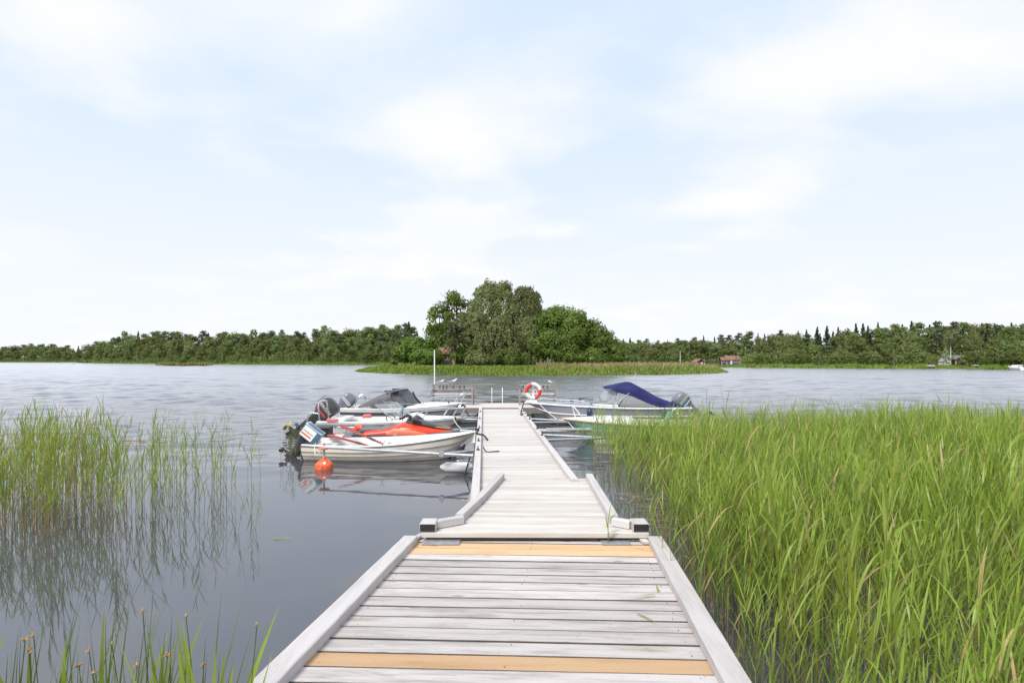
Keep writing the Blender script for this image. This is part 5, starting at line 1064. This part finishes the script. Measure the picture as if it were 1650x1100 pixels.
# ------------------------------------------------------------------ reeds
def leaf_strip(base, a, el, L, w, droop, seg=5, rs=random, twist=0.0):
    """a long tapering blade that arches over; returns verts, quads"""
    V = []; p = Vector(base); d = Vector((math.cos(a)*math.cos(el), math.sin(a)*math.cos(el), math.sin(el))); sd = Vector((-math.sin(a), math.cos(a), 0))
    for k in range(seg+1):
        u = k/seg; ww = w*(0.55+1.6*u if u < 0.25 else (0.95*(1-((u-0.25)/0.75)**1.7)))*0.5+0.0004; s2 = sd*math.cos(twist*u)+d.cross(sd)*math.sin(twist*u)
        V += [p-s2*ww, p+s2*ww]; p = p+d*(L/seg); d = (d-Vector((0, 0, droop/seg*(0.4+1.2*u)))+Vector((0.10/seg, 0, 0))).normalized()
    return V, [(2*k, 2*k+1, 2*k+3, 2*k+2) for k in range(seg)]
def reed_parts(seed, H, dry=False, nleaf=None, wscale=1.0, seg=5):
    rs = random.Random(seed); lean = (rs.uniform(-0.05, 0.14) if rs.random() > 0.13 else rs.choice((-0.3, 0.35, 0.45)))*H; side = rs.uniform(-0.06, 0.06)*H; path = lambda u: Vector((lean*u*u, side*u*u, H*u))
    r = 0.0038*wscale**0.5; stem = MB().tube([path(u)-(Vector((0, 0, 0.35)) if u == 0 else Vector()) for u in (0, 0.3, 0.6, 0.85, 1.0)], [r*1.2, r*1.1, r*0.9, r*0.6, r*0.25], 3, False)
    leaves = []; n = nleaf if nleaf is not None else (rs.randint(2, 3) if dry else rs.randint(7, 10)); wind = rs.uniform(-0.5, 0.5)
    for k in range(n):
        u = 0.24+0.74*(k+rs.uniform(0, 0.6))/n; a = (0 if k % 2 == 0 else math.pi)+wind+rs.uniform(-0.8, 0.8); L = rs.uniform(0.28, 0.54)*(1.1-0.35*abs(u-0.6)/0.4)*(H/1.4)**0.6
        leaves.append(leaf_strip(path(min(u, 0.99)), a, rs.uniform(0.95, 1.38), L, rs.uniform(0.011, 0.021)*wscale, rs.uniform(0.15, 1.0) if rs.random() > 0.2 else rs.uniform(1.2, 2.2), seg, rs, rs.uniform(-0.8, 0.8)))
    if not dry: leaves.append(leaf_strip(path(0.98), rs.uniform(-0.6, 0.6), 1.35, rs.uniform(0.16, 0.28), 0.011*wscale, 0.3, seg))
    return stem, leaves
def bed_proto(seed, H, dry=False, ws=1.0):
    st, lv = reed_parts(seed, H, dry, None, ws, 4); V = [np.array(st.v)]; Fq = [np.array(st.f)]; mi = []
    # lowest fifth of a green stem is dry sheath
    for f in st.f: zc = sum(st.v[i][2] for i in f)/len(f); mi.append(2 if dry or zc < 0.22*H else 1)
    k = len(st.v)
    for v, f in lv: V.append(np.array([tuple(p) for p in v])); Fq.append(np.array(f)+k); mi += [2 if dry else 0]*len(f); k += len(v)
    return np.concatenate(V), np.concatenate(Fq), np.array(mi)
def reed_bed(name, spots, protos, label, seed):
    rs_ = np.random.default_rng(seed); VV = []; FF = []; MI = []; k = 0
    for (x, y, hs, dry) in spots:
        pool = protos[1] if dry else protos[0]; V, Fq, mi = pool[rs_.integers(len(pool))]; a = rs_.normal()*0.45; c, s_ = math.cos(a), math.sin(a); W = V*hs
        W = np.stack([W[:, 0]*c-W[:, 1]*s_+x, W[:, 0]*s_+W[:, 1]*c+y, W[:, 2]], 1); VV.append(W); FF.append(Fq+k); MI.append(mi); k += len(V)
    o = link_mesh(name, np_mesh(name, np.concatenate(VV), np.concatenate(FF), np.concatenate(MI)), ['reed_leaf', 'reed_stem', 'reed_dry']); return tag(o, label, kind='stuff')
PRO = ([bed_proto(200+i, 1.35) for i in range(26)], [bed_proto(300+i, 1.45, True) for i in range(6)])
def in_right(x, y):
    if not 2.0 < y < 14.7: return 0
    left = np.interp(y, [2, 4.5, 6, 7.2, 9.0, 11, 13, 14.2, 15.6], [1.52, 1.62, 1.68, 1.70, 1.95, 2.05, 1.95, 1.70, 2.1])
    if x < left-0.2 or x > 0.97*y+1.6: return 0
    d = x-left
    dens = 0.22+0.78*smooth01((d+0.1)/(0.9 if 7.5 < y < 13 else 0.7))
    if 7.0 < y < 13.5 and d < 0.7: dens *= 0.5
    if y > 14.6: dens *= 0.55
    return dens
def clump(x, y): return 0.62+0.38*math.sin(x*2.1+1.3*math.sin(y*1.7))*math.sin(y*2.4+math.sin(x*1.9))
spots = []
while len(spots) < 8600:
    y = rng.uniform(2.0, 15.6); x = rng.uniform(1.3, 17); p = in_right(x, y)
    if p > 0 and rng.uniform() < p*clump(x, y):
        tall = 1.0 if y > 4 else 0.86
        spots.append((x, y, rng.normal(0.78, 0.13)*(0.92+0.16*clump(x*0.5+3, y*0.5))*tall*np.interp(y, [7, 13], [1.0, 0.80 if x < 0.37*y else 0.82])*np.interp(x, [3, 8], [0.95, 1.02]), rng.uniform() < (0.12 if y > 5 else 0.17)))
reed_bed('reed_bed', spots, PRO, 'dense green reed bed filling the water right of the pier', 21)
spots = []
def in_left(px, base):
    if px < 230: hi = 870; lo = 748
    else: hi = np.interp(px, [230, 330, 430], [850, 835, 800]); lo = np.interp(px, [230, 330, 430], [735, 745, 760])
    if not lo < base < hi: return 0
    return np.interp(px, [-120, 130, 230, 300, 360, 400, 430], [1, 1.0, 0.55, 0.30, 0.22, 0.08, 0.03])*(0.5+0.5*clump(px*0.03, base*0.03))
while len(spots) < 640:
    base = rng.uniform(700, 870); px = rng.uniform(-160, 430); Y = F*CAMH/(base-HOR)
    if rng.uniform() < in_left(px, base)*(Y/9)**2*0.4: spots.append(((px-825)*Y/F, Y, rng.normal(0.73, 0.12)*(1.04 if px < 200 else 0.92), rng.uniform() < 0.24))
reed_bed('reed_bed', spots, PRO, 'reed bed standing in calm water left of the pier', 22)
spots = [((rng.uniform(450, 482)-825)*12.6/F, rng.uniform(12.2, 13.4), rng.uniform(0.38, 0.62), rng.uniform() < 0.3) for k in range(18)]
reed_bed('reed_tuft', spots, PRO, 'small tuft of reeds at the rowing boat stern', 23)
# rough floating mat of dead stalks among the right reeds
mb = MB()
for k in range(110):
    y = random.uniform(7.6, 9.6); x = 1.75+abs(random.gauss(0, 0.8)); a = random.gauss(0.1, 0.5); L = random.uniform(0.15, 0.5); mb.tube([(x, y, 0.012), (x+L*math.cos(a), y+L*math.sin(a), 0.012+random.uniform(0, 0.02))], 0.004, 4)
tag(mb.build('dead_stalks', 'grey_wood'), 'mat of dead stalks floating among the right reeds', kind='stuff')

# individual reeds that stand out: stem with every leaf its own part
def reed_thing(loc, H, seed, rz, label, group, nleaf=None, ws=1.0, dry=False, name='reed'):
    e = empty(name, loc, rz, label, 'reed', group); st, lv = reed_parts(seed, H, dry, nleaf, ws, 7); st.build('stem', 'reed_dry' if dry else 'reed_stem', e, True)
    for v, f in lv: MB().add(v, f).build('leaf', 'reed_dry' if dry else 'reed_leaf', e, True)
    return e
protos = [reed_thing((1.9+0.35*i, 3.0+0.25*i, 0), 1.30+0.05*(i % 4), 400+i, random.uniform(-0.5, 0.5), 'tall broad leaved green reed at the near edge of the right reed bed', 'reeds at the near edge of the right bed', 9, 1.25) for i in range(8)]
for k in range(58):
    c = copy_tree(protos[k % 8]); yy = random.uniform(2.5, 6.4); c.location = (np.interp(yy, [2.4, 6.4], [1.72, 1.95])+abs(random.gauss(0, 0.8)), yy, 0); s_ = random.uniform(0.66, 0.95); c.scale = (s_, s_, s_); c.rotation_euler = (0, 0, random.gauss(0, 0.7))
hero = [(2.02, 4.1, 1.72, 1.9, 0.1), (1.92, 4.55, 1.30, 1.7, 2.8), (2.15, 3.7, 1.55, 2.0, 0.5), (2.35, 3.55, 1.62, 2.0, 0.2), (1.82, 5.35, 1.05, 1.6, 3.0), (2.75, 3.8, 1.50, 1.9, -0.3)]
hl = ('tallest broad leaved reed rising beside the right edge beam', 'reed leaning its leaves over the right edge beam', 'broad leaved reed in front of the right bed with arching leaves', 'broad leaved reed with a long leaf pointing right near the frame bottom', 'short reed overhanging the far end of the right edge beam', 'wide leaved reed standing alone right of the tallest near one')
for i, (x, y, H_, ws, rz) in enumerate(hero): reed_thing((x, y, 0), H_, 520+i, rz, hl[i], 'broad leaved reeds beside the pier', 10, ws*0.85)
for i in range(9):
    px = (1005, 1022, 1075, 1105, 1160, 1178, 1208, 1240, 1290)[i]; Y = random.uniform(8.5, 11.5); reed_thing(((px-825)*Y/F, Y, 0), random.uniform(1.25, 1.45), 600+i, 0, 'pale dry old stalk standing above the green right reed bed', 'dry stalks in the right reed bed', 2, 1.0, True, 'dry_reed')
lp = [reed_thing((-5-0.2*i, 8.6, 0), 1.22+0.05*(i % 3), 700+i, 0, 'single slender reed at the open edge of the left reed bed', 'slender reeds at the edge of the left bed', 6, 1.25) for i in range(6)]
LP = [(230, 800), (246, 815), (258, 822), (275, 790), (285, 828), (297, 812), (300, 790), (312, 835), (322, 845), (330, 832), (334, 842), (346, 808), (352, 835), (365, 822), (384, 860), (380, 818), (404, 858), (412, 852), (420, 775), (372, 760), (355, 765), (400, 770)]
for k, (px, py) in enumerate(LP):
    c = lp[k] if k < 6 else copy_tree(lp[k % 6]); Y = F*CAMH/(py-HOR); c.location = ((px-825)*Y/F, Y, 0); s_ = random.uniform(0.60, 0.92)*(0.72 if px > 370 else 1); c.scale = (s_, s_, s_); c.rotation_euler = (0, random.uniform(-0.04, 0.12), random.gauss(0, 0.6))
# foreground sedge with brown spikelets, lower left
def sedge(loc, seed, label, n, H, broad=0):
    rs = random.Random(seed); e = empty('sedge', loc, 0, label, 'sedge', 'sedge tussocks in the near left corner')
    for k in range(int(n*1.4)):
        a = rs.uniform(0, 6.28); v, f = leaf_strip((rs.gauss(0, 0.09), rs.gauss(0, 0.05), -0.1), a, rs.uniform(1.28, 1.54), H*rs.uniform(0.75, 1.1), rs.uniform(0.008, 0.015), rs.uniform(0.02, 0.25), 8, rs, 0.5); MB().add(v, f).build('blade', 'sedge_blade', e, True)
    for k in range(broad):
        a = rs.uniform(0, 6.28); v, f = leaf_strip((rs.gauss(0, 0.1), rs.gauss(0, 0.05), H*0.25), a, rs.uniform(1.15, 1.45), H*rs.uniform(0.55, 0.85), rs.uniform(0.030, 0.044), rs.uniform(0.05, 0.4), 8, rs, 0.6); MB().add(v, f).build('leaf', 'reed_leaf', e, True)
    for k in range(2):
        x, y_ = rs.gauss(0, 0.10), rs.gauss(0, 0.05); hh = H*rs.uniform(0.75, 0.98); st = MB().tube([(x, y_, -0.1), (x+rs.uniform(-0.04, 0.04), y_, hh*0.6), (x+rs.uniform(-0.05, 0.07), y_, hh)], 0.0022, 5); sp = st.build('flower_stem', 'sedge_blade', e, True); tip = Vector(st.v[-1])
        for q in range(rs.randint(2, 4)):
            d = Vector((rs.gauss(0, 1), rs.gauss(0, 1), rs.gauss(0.3, 0.6))).normalized(); MB().tube([tip, tip+d*0.006, tip+d*0.014, tip+d*0.022], [0.002, 0.0055, 0.005, 0.001], 6).build('spikelet', 'sedge_spike', sp, True)
SG = [(-2.55, 2.75, 1.10, 2, 16), (-2.38, 2.70, 1.10, 2, 16), (-2.18, 2.70, 1.06, 1, 16), (-1.98, 2.65, 1.20, 1, 18), (-1.82, 2.60, 1.12, 3, 14), (-1.66, 2.58, 1.16, 6, 12), (-1.52, 2.56, 1.22, 6, 10), (-1.40, 2.58, 1.12, 5, 10), (-2.36, 2.40, 1.38, 3, 5)]
SL = ('sedge tussock leftmost in the near corner with thin upright blades', 'sedge tussock with one broad leaf near the left frame edge', 'low thin sedge tussock in the near left corner', 'tallest brown flowered sedge tussock in the near left corner', 'sedge tussock in the middle of the near left corner', 'sedge tussock with broad bright leaves right of the middle', 'tallest broad leaved tussock in the near left corner', 'rightmost sedge tussock in the near left corner', 'close broad reed blade at the very left frame edge')
for i, (x, y, H_, br, n) in enumerate(SG): sedge((x, y, 0), 800+i, SL[i], n, H_, br)
# bits lying about
def lying(loc, rz, L, w, label, mat='reed_leaf', droop=0.12):
    v, f = leaf_strip((0, 0, 0.004), 0, 0.10, L, w, droop, 8, random, 0.6); o = MB().add(v, f).build('reed_leaf', mat, None, True, loc=loc, rot=(0, 0, rz)); return tag(o, label, 'leaf')
zz = lambda Y: near_frame(Y)[2]+0.006
lying((1.14, 4.35, zz(4.35)+0.01), R(200), 0.24, 0.016, 'green reed leaf lying on the deck planks right of the middle'); lying((1.18, 4.42, zz(4.42)+0.01), R(80), 0.14, 0.016, 'short reed leaf curled up beside the lying green leaf')
lying((0.92, 4.02, zz(4.0)), R(-60), 0.20, 0.012, 'thin reed leaf on the near deck planks'); lying((0.50, 5.62, 0.37), R(8), 0.30, 0.018, 'reed leaf lying across the paired yellow boards')
lying((1.24, 3.55, zz(3.5)), R(-45), 0.26, 0.008, 'dry straw on the deck beside the right edge beam', 'reed_dry')
sg = reed_thing((1.02, 5.80, 0.37), 0.28, 905, 0.4, 'small green sprout growing in the gap below the gangway', None, 3, 1.3, name='sprout')
p = at(455, 868, F*CAMH/(868-HOR)); o = lying((p.x-0.12, p.y, 0.004), R(-8), 0.26, 0.03, 'green reed tip floating on the open water left of the pier', droop=0.05)
p = at(195, 712, F*CAMH/(712-HOR)); o = MB().tube(curve_pts([(0, 0, 0.02), (0.3, 0.03, 0.03), (0.75, -0.02, 0.02)], 6), [0.016]*12+[0.012], 7).build('floating_stick', 'pine_bark', None, True, loc=p); tag(o, 'brown stick floating at the back edge of the left reeds', 'stick')
